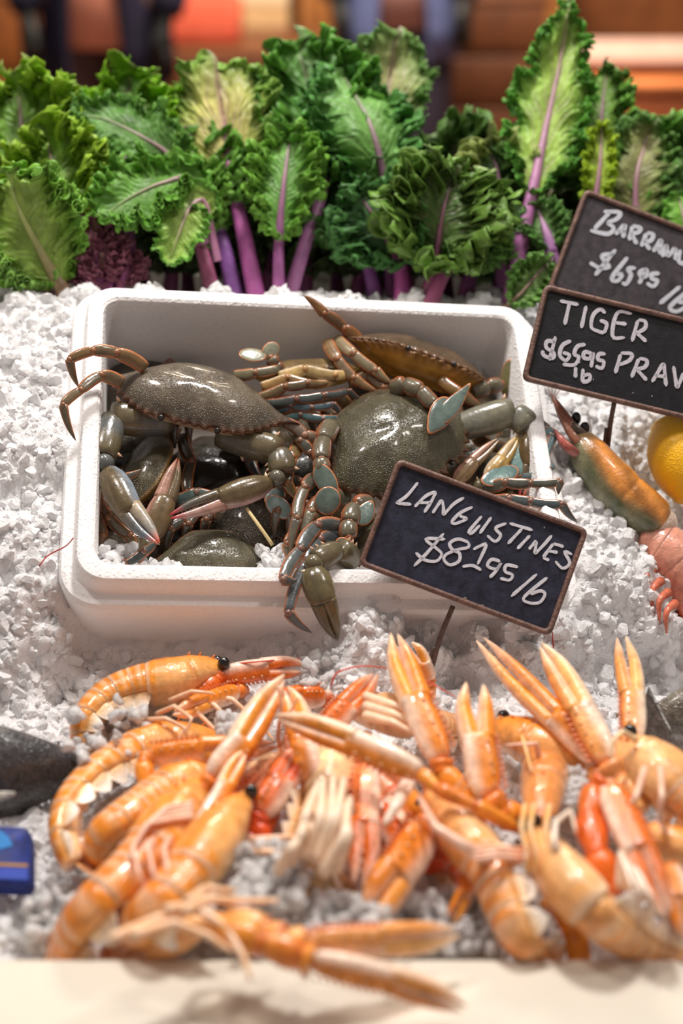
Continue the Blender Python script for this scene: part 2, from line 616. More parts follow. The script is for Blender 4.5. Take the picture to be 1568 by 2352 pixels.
# ice lying inside the box
mb = MB()
pts, szs = [], []
for (x0, x1, y0, y1, m0, n) in ((212, 330, 1255, 1335, -.012, 130), (320, 410, 1295, 1335, -.008, 60), (590, 670, 1255, 1335, -.008, 80), (205, 245, 1130, 1260, -.03, 40), (1040, 1120, 800, 880, -.05, 60), (880, 930, 1060, 1120, -.05, 20)):
    for k in range(n):
        pts.append(PB(rng.uniform(x0, x1), rng.uniform(y0, y1), m0 - 0.02 * rng.random()))
        szs.append(rng.uniform(.003, .009))
lumps(mb, pts, szs, rng)
o = mb.build('ice_lumps', M['ice'], smooth_=False)
tag(o, 'crushed ice melting among the crabs inside the foam box', 'ice', kind='stuff')
# ------------------------------------------------------------------ price signs
def sign(c_px, w_px, h_px, ang, depth, lean, label, strokes, org, k, sw, chalk, stake, slate, extra=()):
    """framed chalkboard: centre, size and tilt as seen, distance, lean back; strokes of the handwriting"""
    c = PD(c_px[0], c_px[1], depth)
    a = math.radians(ang)
    ex = nrm(RIGHT * math.cos(a) - UP * math.sin(a))
    ey0 = nrm(RIGHT * math.sin(a) + UP * math.cos(a))
    ey = nrm(ey0 * math.cos(lean) + FWD * math.sin(lean))
    ez = nrm(np.cross(ex, ey))
    hw, hh = w_px * depth / FPX / 2, h_px * depth / FPX / 2
    t = thing('price_sign', stake[-1], label, 'sign', 'chalkboard price signs')
    rw = 0.0030
    mb = MB()
    R = []
    for ins, z in ((0.0, -.0035), (0.0, .0025), (0.0008, .0038), (0.0022, .0042), (0.0040, .0036), (0.0046, .001), (0.0046, -.0035)):
        R.append([c + ex * x + ey * y + ez * z for x, y in rrect(hw - ins, hh - ins, 0.0062 - ins * .6, 6)])
    R.append(R[0])
    mb.rings(np.array(R), s2l(112, 84, 74), cap0=False, cap1=False)
    mb.build('frame', M['metal'], t)
    mb = MB()
    R = [[c + ex * x + ey * y + ez * z for x, y in rrect(hw - .003, hh - .003, 0.004, 4)] for z in (-.0025, .0006)]
    mb.rings(np.array(R), slate)
    mb.build('board', M['slate'], t, smooth_=False)
    p0 = c + ez * 0.0010
    mb = MB()
    for st in strokes:
        pp = [plane_hit(org[0] + x * k, org[1] + y * k, p0, ez) for x, y in st]
        if len(pp) == 1:
            pp = [pp[0] - ex * 0.0003, pp[0] + ex * 0.0003]
        n = max(6, 5 * len(pp))
        Q = smooth(pp, n)
        hw_ = sw * depth / FPX / 2
        e = np.linspace(0, 1, n)
        L = max(1e-4, np.linalg.norm(np.diff(Q, axis=0), axis=1).sum())
        d = np.minimum(e, 1 - e) * L
        ra = hw_ * np.sqrt(np.clip(1 - np.clip(1 - d / hw_, 0, 1) ** 2, 0.12, 1)) * (1 + .1 * np.sin(e * 7 + len(pp)))
        T = np.gradient(Q, axis=0)
        sd = np.cross(T, ez)
        sd /= np.maximum(1e-9, np.linalg.norm(sd, axis=1))[:, None]
        V = np.concatenate([Q + sd * ra[:, None], Q - sd * ra[:, None], Q + sd * ra[:, None] * .9 + ez * .0004, Q - sd * ra[:, None] * .9 + ez * .0004])
        F = []
        for i in range(n - 1):
            F += [(2 * n + i, 3 * n + i, 3 * n + i + 1, 2 * n + i + 1), (i, 2 * n + i, 2 * n + i + 1, i + 1), (3 * n + i, n + i, n + i + 1, 3 * n + i + 1)]
        mb.add(V, F, chalk)
    mb.build('lettering', M['chalk'], t, smooth_=False)
    if extra:
        mb = MB()
        for x, y, r, colr in extra:
            q = plane_hit(x, y, p0, ez)
            mb.ball(q, (r, r * .8, .0006), colr, 8, np.array([ex, ey, ez]))
        mb.build('speck', M['plain'], t)
    mb = MB()
    Q = smooth(stake, 16)
    mb.loft(Q, .0022, .0014, side=ex, n=8, col=s2l(92, 72, 64))
    if len(stake) > 2:
        mb.loft(Q[8:] - ex * .0036 - UP * .001, .0016, .0012, side=ex, n=8, col=s2l(84, 64, 56))
    mb.build('stake', M['metal'], t)
    return t


LANG = [[(455, 222), (390, 300), (330, 342)], [(325, 338), (350, 346), (415, 350)],
        [(435, 365), (500, 302), (560, 275)], [(560, 278), (528, 340), (490, 398)], [(462, 340), (530, 342)],
        [(538, 402), (592, 322)], [(594, 325), (602, 370), (600, 415)], [(600, 415), (660, 350), (722, 310)],
        [(772, 365), (700, 400), (652, 450), (672, 462), (742, 435)], [(694, 416), (742, 435)],
        [(825, 418), (752, 505), (768, 516), (815, 470)], [(880, 425), (812, 520)],
        [(968, 460), (905, 488), (934, 530), (902, 566), (855, 530)],
        [(985, 460), (1120, 500)], [(1060, 490), (975, 580)], [(1105, 530), (1030, 610)],
        [(1098, 612), (1142, 560)], [(1142, 562), (1132, 640)], [(1132, 640), (1190, 580), (1232, 530)],
        [(1240, 578), (1180, 660)], [(1240, 578), (1300, 596)], [(1210, 620), (1266, 630)], [(1180, 660), (1216, 675)],
        [(1350, 642), (1305, 625), (1335, 690), (1295, 722), (1250, 680)], [(1187, 485)],
        [(612, 552), (500, 552), (560, 605), (592, 640), (560, 680), (490, 672), (440, 630)], [(605, 518), (500, 640), (430, 710)],
        [(750, 572), (690, 552), (640, 575), (652, 612), (694, 634), (692, 680), (640, 702), (605, 672), (620, 640), (690, 612), (745, 600), (750, 572)],
        [(775, 612), (820, 590), (850, 588), (800, 700)], [(712, 712), (770, 706), (822, 732)],
        [(932, 682), (882, 670), (858, 708), (910, 726), (936, 690), (905, 740), (870, 776)],
        [(1035, 715), (970, 703), (960, 740), (1002, 760), (985, 790), (930, 780)],
        [(1145, 755), (995, 885)], [(1205, 775), (1070, 890), (1100, 922), (1160, 920), (1192, 872), (1165, 853), (1105, 872)]]
sign((1087, 1257), 470, 262, 20.6, 1.19, 0.10, 'chalkboard sign in rusty frame reading LANGUSTINES, standing before the foam box', LANG, (780, 1020), 0.3954, 7.2,
     s2l(214, 214, 222), [PD(1040, 1392, 1.192), PD(1012, 1460, 1.197), PD(992, 1530, 1.2), PD(978, 1580, 1.2)], s2l(40, 42, 58),
     extra=((1163, 1416, .0022, s2l(225, 110, 30)), (1068, 1375, .0018, s2l(110, 100, 90)), (1108, 1392, .0018, s2l(100, 95, 85))))

TIG = [[(425, 1095), (600, 1130)], [(515, 1115), (470, 1320)], [(670, 1140), (625, 1350)],
       [(848, 1212), (800, 1175), (735, 1230), (718, 1340), (780, 1378), (838, 1395)], [(838, 1395), (860, 1310), (795, 1275)],
       [(1095, 1215), (960, 1208), (915, 1425), (1030, 1437)], [(945, 1300), (1045, 1312)],
       [(1150, 1275), (1095, 1475)], [(1150, 1272), (1215, 1285), (1215, 1350), (1130, 1400)], [(1140, 1395), (1228, 1475)],
       [(385, 1425), (330, 1650)], [(385, 1478), (310, 1470), (300, 1530), (370, 1580), (360, 1630), (280, 1605), (262, 1555)],
       [(530, 1465), (450, 1510), (425, 1600), (480, 1650), (515, 1600), (450, 1575)],
       [(665, 1500), (590, 1518), (560, 1590), (602, 1620), (560, 1690), (450, 1685)], [(608, 1668)],
       [(730, 1590), (660, 1570), (645, 1620), (700, 1632), (735, 1580), (715, 1715)],
       [(850, 1590), (790, 1590), (780, 1640), (832, 1660), (815, 1722), (755, 1700)],
       [(572, 1710), (570, 1810)], [(640, 1725), (640, 1842), (700, 1830), (700, 1780), (640, 1792)], [(735, 1825)],
       [(990, 1590), (940, 1770)], [(990, 1580), (1092, 1590), (1070, 1650), (970, 1692)],
       [(1160, 1630), (1090, 1810)], [(1160, 1628), (1232, 1650), (1215, 1710), (1130, 1732)], [(1140, 1732), (1232, 1835)],
       [(1280, 1850), (1390, 1670)], [(1390, 1670), (1412, 1890)], [(1310, 1790), (1412, 1800)],
       [(1480, 1700), (1512, 1910)], [(1512, 1910), (1580, 1760)], [(1580, 1760), (1620, 1935)], [(1620, 1935), (1690, 1770)],
       [(1730, 1960), (1760, 1790)], [(1760, 1790), (1825, 1980)], [(1825, 1980), (1855, 1815)],
       [(1960, 1850), (1900, 1840), (1890, 1890), (1950, 1930), (1930, 1985), (1870, 1970)], [(1105, 1950)], [(1280, 1980)]]
sign((1440, 815), 445, 228, 13.6, 1.30, 0.06, 'black chalkboard sign reading TIGER PRAWNS, cut off by the right edge', TIG, (1180, 420), 0.2474, 8.8,
     s2l(196, 192, 200), [PD(1410, 925, 1.302), PD(1402, 970, 1.31), PD(1395, 1030, 1.325)], s2l(26, 25, 30))

BAR = [[(890, 272), (820, 350), (745, 430)], [(830, 268), (980, 275), (955, 335), (860, 370)], [(860, 370), (925, 420), (870, 475), (705, 442)],
       [(940, 482), (1030, 385)], [(1035, 382), (1012, 512)], [(960, 450), (1040, 452)],
       [(1100, 400), (1070, 535)], [(1095, 398), (1172, 420), (1150, 460), (1085, 472)], [(1090, 474), (1140, 570)],
       [(1180, 592), (1232, 468)], [(1232, 462), (1292, 482), (1265, 540), (1200, 545)], [(1210, 545), (1262, 622)],
       [(1290, 642), (1370, 520)], [(1370, 522), (1352, 665)], [(1310, 610), (1362, 615)],
       [(1375, 690), (1415, 570)], [(1415, 570), (1425, 690)], [(1425, 690), (1500, 600)], [(1500, 600), (1500, 720)],
       [(1545, 620), (1528, 725), (1585, 745), (1625, 640)], [(1660, 770), (1690, 660)], [(1690, 660), (1740, 790)], [(1740, 790), (1770, 680)],
       [(1810, 700), (1790, 820), (1850, 800), (1860, 730), (1810, 700)], [(1920, 740), (1890, 850)],
       [(945, 618), (850, 740), (750, 862)], [(930, 662), (820, 676), (850, 740), (885, 782), (800, 792), (700, 740)],
       [(1055, 690), (910, 880), (960, 912), (1005, 850), (940, 850)],
       [(1130, 790), (1060, 800), (1085, 860), (1042, 940), (1000, 925)],
       [(1225, 800), (1168, 832), (1185, 872), (1230, 860), (1225, 805), (1160, 940)],
       [(1352, 840), (1280, 850), (1282, 890), (1332, 910), (1292, 962), (1230, 930)],
       [(1545, 960), (1350, 1125)], [(1610, 1010), (1450, 1150), (1500, 1195), (1580, 1160), (1590, 1110), (1520, 1110)]]
sign((1500, 626), 430, 250, 21.0, 1.40, 0.08, 'blurred chalkboard sign against the kale, its script and price partly covered', BAR, (1180, 420), 0.2474, 10.0,
     s2l(190, 192, 200), [PD(1455, 750, 1.405), PD(1440, 800, 1.41), PD(1430, 850, 1.415)], s2l(56, 50, 54))
# ------------------------------------------------------------------ crabs
OLIVE = s2l(98, 82, 54)
OLIVE_D = s2l(62, 56, 46)
STEEL = s2l(102, 100, 86)
STEEL_D = s2l(68, 74, 72)
TEAL = s2l(104, 120, 112)
RUST = s2l(205, 122, 72)
RUST_D = s2l(160, 84, 48)
BLUEC = s2l(104, 138, 168)
CREAMY = s2l(222, 200, 168)
GOLD = s2l(196, 146, 60)
PINKC = s2l(222, 164, 150)
REDTIP = s2l(186, 44, 50)

HALF = [(0, .37), (.05, .41), (.09, .375), (.15, .42), (.19, .36), (.26, .345), (.33, .405), (.36, .365), (.43, .40), (.45, .345), (.515, .365), (.53, .305), (.595, .315), (.605, .26), (.665, .262),
        (.67, .21), (.735, .205), (.735, .158), (.80, .14), (.80, .105), (.90, .06), (1.0, .03), (.88, -.015), (.78, -.06), (.68, -.13), (.58, -.23), (.47, -.33), (.36, -.40), (.30, -.425), (.15, -.44), (0, -.445)]


def crab_shell(t, c, X, Nn, front=1, spine=1.0, hgt=.2, tint=OLIVE, belly=CREAMY, length=1.0, edge=None):
    """carapace with teeth and belly. c centre, X half width vector, Nn up direction; front=+-1 turns the face"""
    hw = np.linalg.norm(X)
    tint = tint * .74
    x = nrm(X)
    z = nrm(Nn - x * (np.asarray(Nn) @ x))
    y = np.cross(z, x) * front
    H = [(a if a < .82 else .82 + (a - .82) * spine, b * length) for a, b in HALF]
    out = H + [(-a, b) for a, b in H[-2:0:-1]]
    O = []
    for i in range(len(out)):
        p, q = np.array(out[i]), np.array(out[(i + 1) % len(out)])
        for k in range(3):
            O.append(p + (q - p) * k / 3)
    O = np.array(O)
    S = O.copy()
    S[:, 0] = np.sign(S[:, 0]) * np.minimum(np.abs(S[:, 0]), .84)
    ker = np.hanning(23)[1:-1]
    ker /= ker.sum()
    S = np.stack([sum(ker[i] * np.roll(S[:, a], i - 10) for i in range(21)) for a in (0, 1)], 1)
    O2 = np.sign(O) * np.minimum(np.abs(O), np.abs(S) * 1.02 + .004)
    S = S * .985
    ks = [1.0, .975, .94, .88, .8, .7, .58, .46, .34, .22, .1]
    R, C = [], []
    edge = mixc(tint, RUST_D, .45) if edge is None else edge
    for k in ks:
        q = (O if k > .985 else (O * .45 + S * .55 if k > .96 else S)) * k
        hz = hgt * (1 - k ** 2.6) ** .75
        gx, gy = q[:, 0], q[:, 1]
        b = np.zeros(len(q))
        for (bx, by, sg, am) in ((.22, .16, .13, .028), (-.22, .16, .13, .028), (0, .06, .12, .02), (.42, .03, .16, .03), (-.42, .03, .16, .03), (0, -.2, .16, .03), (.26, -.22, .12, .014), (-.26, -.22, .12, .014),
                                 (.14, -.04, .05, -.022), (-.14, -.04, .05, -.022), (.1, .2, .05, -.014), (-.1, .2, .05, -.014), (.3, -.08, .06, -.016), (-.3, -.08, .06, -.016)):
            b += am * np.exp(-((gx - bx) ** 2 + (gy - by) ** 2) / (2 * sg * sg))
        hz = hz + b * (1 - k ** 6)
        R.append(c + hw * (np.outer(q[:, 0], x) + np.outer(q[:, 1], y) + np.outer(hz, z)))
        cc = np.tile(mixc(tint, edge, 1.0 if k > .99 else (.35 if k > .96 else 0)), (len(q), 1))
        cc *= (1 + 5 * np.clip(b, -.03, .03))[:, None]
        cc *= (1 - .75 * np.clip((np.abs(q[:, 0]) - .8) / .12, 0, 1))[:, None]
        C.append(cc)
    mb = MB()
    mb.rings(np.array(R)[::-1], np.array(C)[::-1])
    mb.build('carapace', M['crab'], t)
    mb = MB()
    R, C = [], []
    for k, hz in ((.985, -.004), (.95, -.03), (.82, -.10), (.66, -.16), (.5, -.19), (.3, -.2), (.12, -.2)):
        q = (O if k > .98 else S) * k
        gro = .012 * np.cos(q[:, 1] * 55) * (k < .9)
        R.append(c + hw * (np.outer(q[:, 0], x) + np.outer(q[:, 1], y) + np.outer(hz + gro, z)))
        C.append(np.tile(mixc(edge, belly, min(1, (1 - k) * 5)), (len(q), 1)))
    mb.rings(np.array(R)[::-1], np.array(C)[::-1])
    mb.build('belly', M['crab_belly'], t)
    for sx in (-1, 1):
        p = c + hw * (x * .26 * sx + y * .37 * length + z * .0)
        mb = MB()
        mb.loft(smooth([p - y * hw * .05, p, p + y * hw * .035 + x * sx * hw * .02], 6), [.022 * hw] * 3 + [.03 * hw, .032 * hw, .015 * hw], n=10, col=s2l(36, 28, 22))
        mb.build('eye', M['eye'], t)


def limb_seg(mb, p, q, r0, r1, flat, side, col, edge, taper=False, bulge=1.15, n=14):
    u = np.linspace(0, 1, 9)
    P = p + (q - p) * u[:, None]
    bow = np.cross(q - p, -FWD)
    P = P + nrm(bow) * (0.05 * np.linalg.norm(q - p) * np.sin(u * PI))[:, None] if np.linalg.norm(bow) > 1e-6 else P
    r = r0 + (r1 - r0) * u
    if taper:
        r = r0 * (1 - u ** 1.6) ** .8 + .0003
    else:
        r = r * (np.array([.8, .9, .97, 1.0, 1.03, 1.04, 1.02, .95, .82]) * bulge / 1.15)
    f = lambda uu, ph: mixc(mixc(col, edge, max(0, abs(math.cos(ph)) - .72) / .28), col * .8, .35 * (math.sin(ph) < 0))
    if edge is None:
        f = col
    mb.loft(P, r, r * flat, side=side, n=n, col=f)


def crab_leg(t, pts, r=.0052, col=STEEL, edge=RUST, flat=.5, name='leg', side=None, last=True):
    """walking leg through its joints, the last piece a pointed dactyl"""
    mb = MB()
    k = len(pts) - 1
    for i in range(k):
        rr = r * (1.12 - .16 * i)
        col = col * .9 if i == 0 else col
        p, q = np.asarray(pts[i]), np.asarray(pts[i + 1])
        sd = np.cross(q - p, -FWD) if side is None else side
        fin = last and i == k - 1
        limb_seg(mb, p, q, rr, rr * .88, flat, sd, mixc(col, STEEL_D, .3 * (i % 2)), edge, taper=fin)
        if i < k - 1:
            mb.ball(q, rr * .62, mixc(RUST_D, col, .6), 8)
    return mb.build(name, M['crab_leg'], t)


def disc(mb, c, ax, ay, az, col, edge, pointed=0.0):
    """flat oval paddle blade with a fringed rim"""
    th = np.arange(28) / 28 * 2 * PI
    L, W = np.linalg.norm(ax), np.linalg.norm(ay)
    R, C = [], []
    for k, h in ((.05, .16), (.4, .15), (.7, .12), (.88, .08), (.97, .03), (1.0, 0), (.97, -.03), (.8, -.09), (.4, -.13), (.05, -.14)):
        tipk = 1 + pointed * np.clip(np.cos(th), 0, 1) ** 6
        R.append(c + np.outer(np.cos(th) * k * tipk, ax) + np.outer(np.sin(th) * k * (1 - .25 * pointed * np.cos(th)), ay) + nrm(az) * h * W)
        C.append(np.tile(edge if k > .9 else col * (1.1 - .25 * k), (28, 1)))
    mb.rings(np.array(R), np.array(C))


def paddle(t, pts, blades, r=.008, col=STEEL, bcol=TEAL):
    mb = MB()
    for i in range(len(pts) - 1):
        p, q = pts[i], pts[i + 1]
        limb_seg(mb, p, q, r * (1 - .08 * i), r * (.95 - .08 * i), .75, np.cross(q - p, -FWD), mixc(OLIVE, col, .55), RUST_D, bulge=1.2)
        mb.ball(q, r * .55, mixc(RUST_D, OLIVE, .4), 8)
    o = mb.build('swimming_leg', M['crab_leg'], t)
    for c, tip, w, pt, az in blades:
        mb = MB()
        ax = (tip - c)
        ay = nrm(np.cross(ax, az)) * w
        disc(mb, c, ax, ay, az, bcol, RUST, pt)
        b = mb.build('paddle_blade', M['crab_leg'], o)
    return o


def crab_claw(t, arm, base, knuckle, tip, R, gap=.25, armr=None, col=OLIVE, under=CREAMY, tipcol=REDTIP, side=None, bluish=.5, armcol=None):
    """arm joints, then the swollen palm base->knuckle and two toothed fingers towards tip"""
    mb = MB()
    armr = armr or R * .95
    armcol = mixc(s2l(100, 88, 62), STEEL, .15) if armcol is None else armcol
    seq = list(arm)
    sd0 = np.cross(knuckle - base, -FWD) if side is None else side
    sd0 = nrm(sd0)
    for i in range(len(seq) - 1):
        p, q = np.asarray(seq[i]), np.asarray(seq[i + 1])
        ra = armr * (.95 - .12 * i)
        u = np.linspace(0, 1, 10)
        P = p + (q - p) * u[:, None]
        prof = np.array([.74, .86, .92, .96, .99, 1.01, 1.02, 1.0, .95, .84])
        sdd = np.cross(q - p, -FWD)
        mb.loft(P, ra * prof, ra * prof * .82, side=sdd, n=16, col=lambda uu, ph, A=armcol: mixc(mixc(A, BLUEC * .7, bluish * .4 * max(0, math.sin(uu * 5))), under * .8, .4 * (math.sin(ph) < -.3)))
        sdn = nrm(sdd) if np.linalg.norm(sdd) > 1e-9 else RIGHT
        for k in (.45, .68, .9):
            for s_ in (1, -1):
                if s_ < 0 and k < .8:
                    continue
                mb.cone(p + (q - p) * k + sdn * s_ * ra * .9, sdn * s_ + nrm(q - p) * .5, ra * .16, ra * .38, mixc(CREAMY, RUST, .4))
    # wrist
    w0 = np.asarray(seq[-1])
    mb.ball((w0 + base) / 2, R * .66, mixc(armcol, BLUEC * .6, bluish * .4), 12)
    L = np.linalg.norm(knuckle - base)
    ax = nrm(knuckle - base)
    u = np.linspace(0, 1, 14)
    P = base + (knuckle - base) * u[:, None]
    prof = np.interp(u, [0, .08, .25, .5, .75, .92, 1], [.42, .68, .95, 1.05, .98, .85, .72])

    vis = 1 if np.cross(sd0, ax) @ -FWD > 0 else -1

    def pc(uu, ph):
        s_ = math.sin(ph) * vis
        c_ = math.cos(ph)
        ridge = math.exp(-((c_ - .1) / .16) ** 2) * (s_ > 0)
        k = mixc(col, OLIVE_D, .45 * ridge)
        k = mixc(k, mixc(under, BLUEC, bluish), np.clip((-c_ - .55) * 2.2, 0, 1))
        k = mixc(k, under, .6 * (s_ < -.6))
        return k
    mb.loft(P, R * prof, R * prof * .72, side=sd0, n=22, col=pc)
    mb.cone(base + sd0 * R * .5 + ax * L * .05, sd0 - ax * .2, R * .18, R * .4, CREAMY)
    # fixed finger
    off = -sd0 * R * .34
    F0 = knuckle + off
    tdir = nrm(tip - knuckle)
    FL = np.linalg.norm(tip - knuckle)
    T1 = tip - sd0 * R * .02
    def fcol(base_c):
        return lambda uu, ph: mixc(mixc(base_c, BLUEC, bluish * .6 * uu), tipcol, max(0, (uu - .72) / .28))
    Q = smooth([knuckle - ax * R * .3 + off, F0 + (T1 - F0) * .5 - sd0 * R * .10, T1], 14)
    fr = R * np.interp(np.linspace(0, 1, 14), [0, .3, .7, 1], [.58, .46, .28, .05])
    mb.loft(Q, fr, fr * .85, side=sd0, n=12, col=fcol(mixc(col, under, .45)))
    for i in range(2, 12):
        mb.cone(Q[i] + sd0 * fr[i] * .85, sd0, fr[i] * .22, fr[i] * .42, CREAMY)
    o = mb.build('claw', M['crab_leg'], t)
    mb = MB()
    F1 = knuckle + sd0 * R * .36
    T2 = tip + sd0 * R * gap
    Q = smooth([knuckle - ax * R * .2 + sd0 * R * .36, F1 + (T2 - F1) * .5 + sd0 * R * .14, T2], 14)
    mb.loft(Q, fr * .9, fr * .8, side=sd0, n=12, col=fcol(mixc(col, OLIVE_D, .3)))
    for i in range(2, 12):
        mb.cone(Q[i] - sd0 * fr[i] * .8, -sd0, fr[i] * .2, fr[i] * .4, CREAMY)
    mb.build('moving_finger', M['crab_leg'], o)
    return o


VIEW = cv(0, 0, 1)


def crab(label, c):
    return thing('blue_crab', c, label, 'crab', 'crabs in the foam box')


# --- A: the big crab spread over the left half, face towards the viewer
cA = PB(455, 915, .012)
A = crab('grey crab lying across the top left, two legs hooked over the box rim', cA)
xA = (PB(705, 952, .022) - PB(226, 840, .022)) / 2
crab_shell(A, cA, xA, nrm(BM * .5 + UP * .62 - FWD * .42), front=-1, hgt=.2, tint=s2l(100, 88, 72), belly=s2l(226, 206, 170))
crab_leg(A, [PB(372, 850, .012), PB(334, 846, .03), PB(268, 811, .045), PB(214, 806, .05), PB(160, 826, .045), PB(181, 890, .026)][1:], r=.0062, col=s2l(122, 96, 62), edge=RUST)
crab_leg(A, [PB(318, 898, .01), PB(281, 880, .028), PB(233, 862, .04), PB(186, 896, .042), PB(145, 930, .04), PB(174, 1012, .022)][1:], r=.0058, col=s2l(112, 94, 68), edge=RUST)
crab_leg(A, [PB(590, 915, .0), PB(655, 888, .012), PB(706, 880, .014), PB(757, 878, .008)], r=.005, col=s2l(112, 92, 62), edge=RUST_D)
crab_leg(A, [PB(610, 928, -.0), PB(681, 917, .014), PB(744, 908, .016), PB(800, 898, .012), PB(828, 916, .004)], r=.005, col=STEEL_D, edge=RUST_D)
crab_leg(A, [PB(620, 945, -.004), PB(668, 930, .008), PB(716, 936, .01), PB(764, 928, .01), PB(790, 952, .0)], r=.005, col=s2l(70, 92, 100), edge=RUST)
crab_leg(A, [PB(640, 965, -.006), PB(690, 952, .004), PB(742, 962, .006), PB(778, 955, .004)], r=.0045, col=s2l(74, 110, 112), edge=RUST)
crab_claw(A, [PB(392, 968, -.006), PB(258, 958, .006), PB(236, 1048, .006)], PB(244, 1078, .006), PB(300, 1178, .012), PB(366, 1246, .02), .0135, gap=.12, armr=.0165, bluish=.8, tipcol=s2l(212, 92, 60))
crab_claw(A, [PB(502, 1000, -.006), PB(640, 1036, .008), PB(650, 1086, .006)], PB(622, 1108, .006), PB(502, 1148, .008), PB(392, 1190, .012), .0118, gap=.25, armr=.0148, bluish=.3, tipcol=s2l(196, 44, 60), under=PINKC)

# --- B: the crab right of the middle, back to the viewer
cB = PB(908, 1014, .004)
Bc = crab('olive green crab in the middle showing its whole shiny back', cB)
xB = (PB(1080, 896, .008) - PB(738, 1118, .008)) / 2
crab_shell(Bc, cB, xB, nrm(-FWD * .85 + UP * .5), front=-1, spine=.35, hgt=.26, tint=s2l(84, 78, 56), length=1.45)
paddle(Bc, [PB(902, 892, .018), PB(930, 880, .03), PB(968, 896, .036), PB(998, 930, .036)], [(PB(1012, 950, .038), PB(990, 985, .036), .0115, .3, nrm(VIEW + RIGHT * .3)), (PB(1036, 935, .042), PB(1066, 898, .05), .008, .5, nrm(VIEW + UP * .4))], r=.0088)
paddle(Bc, [PB(765, 975, .012), PB(744, 1010, .022), PB(738, 1055, .026), PB(742, 1082, .024)], [(PB(748, 1104, .024), PB(770, 1142, .02), .0095, .1, nrm(VIEW - RIGHT * .3)), (PB(752, 1150, .02), PB(738, 1180, .012), .0115, .0, nrm(VIEW + UP * .2))], r=.0092)
crab_claw(Bc, [PB(1045, 985, .0), PB(1180, 945, .014), PB(1214, 980, .012)], PB(1218, 990, .01), PB(1222, 1075, .002), PB(1200, 1140, -.006), .0115, armr=.0158, bluish=.25, col=s2l(96, 76, 46), armcol=s2l(122, 118, 100))
crab_leg(Bc, [PB(745, 1025, -.004), PB(700, 1000, .006), PB(652, 968, .01)], r=.0062, col=s2l(150, 130, 112), edge=RUST_D, last=False)
crab_leg(Bc, [PB(752, 1060, -.01), PB(712, 1040, .0), PB(690, 1012, .004), PB(660, 990, -.006)], r=.0056, col=STEEL, edge=RUST)

# --- C: upturned crab leaning on the back wall, right
cC = PB(965, 838, -.012)
Cc = crab('brown crab propped on edge at the back wall, gold underside out', cC)
xC = (PB(1165, 905, -.03) - PB(775, 768, .006)) / 2
crab_shell(Cc, cC, xC, nrm(UP * .92 + FWD * .12 - RIGHT * .05), front=-1, spine=.6, hgt=.2, tint=s2l(92, 70, 46), belly=s2l(196, 142, 58), edge=s2l(120, 80, 44))
crab_leg(Cc, [PB(830, 792, .0), PB(790, 755, .012), PB(745, 721, .025), PB(696, 678, .034)], r=.0062, col=s2l(122, 84, 42), edge=RUST_D)
crab_leg(Cc, [PB(752, 782, .004), PB(775, 825, .01), PB(812, 868, .008), PB(866, 898, .004)], r=.006, col=s2l(128, 100, 66), edge=RUST)
crab_leg(Cc, [PB(772, 776, .004), PB(812, 812, .012), PB(862, 850, .012), PB(900, 880, .006)], r=.006, col=s2l(140, 124, 92), edge=RUST)
crab_leg(Cc, [PB(1010, 870, .0), PB(1060, 905, .004), PB(1110, 935, -.0)], r=.006, col=s2l(120, 88, 46), edge=RUST_D)
paddle(Cc, [PB(1085, 900, -.016), PB(1120, 885, -.012), PB(1150, 882, -.012)], [(PB(1166, 868, -.012), PB(1172, 825, .0), .008, .0, nrm(VIEW - RIGHT * .6))], r=.008, bcol=s2l(120, 116, 78))

# --- D: yellow bellied crab behind A
cD = PB(705, 858, -.02)
Dc = crab('crab with yellow belly lying on its back behind the grey crab', cD)
xD = (PB(865, 850, -.02) - PB(550, 868, -.02)) / 2
crab_shell(Dc, cD, xD, nrm(UP * .85 + FWD * .05), front=-1, spine=.4, hgt=.16, tint=s2l(120, 96, 52), belly=s2l(214, 168, 76), edge=s2l(150, 112, 58))
paddle(Dc, [PB(640, 856, -.004), PB(630, 838, .004), PB(622, 822, .008)], [(PB(580, 815, .012), PB(548, 812, .012), .008, .0, nrm(VIEW + UP * .7)), (PB(622, 806, .012), PB(640, 792, .014), .008, .0, nrm(VIEW + RIGHT * .5))], r=.007, bcol=s2l(150, 152, 130))
crab_leg(Dc, [PB(536, 862, .002), PB(586, 856, .006), PB(640, 846, .006)], r=.0052, col=s2l(118, 110, 84), edge=RUST, last=False)
crab_leg(Dc, [PB(640, 866, .002), PB(700, 848, .01), PB(770, 862, .01), PB(815, 852, .004)], r=.006, col=s2l(196, 164, 104), edge=CREAMY)
crab_leg(Dc, [PB(600, 890, -.0), PB(660, 868, .006), PB(720, 884, .008), PB(780, 872, .004)], r=.0055, col=s2l(156, 120, 70), edge=CREAMY)
crab_leg(Dc, [PB(800, 880, -.004), PB(846, 858, .004), PB(880, 890, .002), PB(930, 905, -.01)], r=.0055, col=s2l(118, 92, 60), edge=RUST_D)

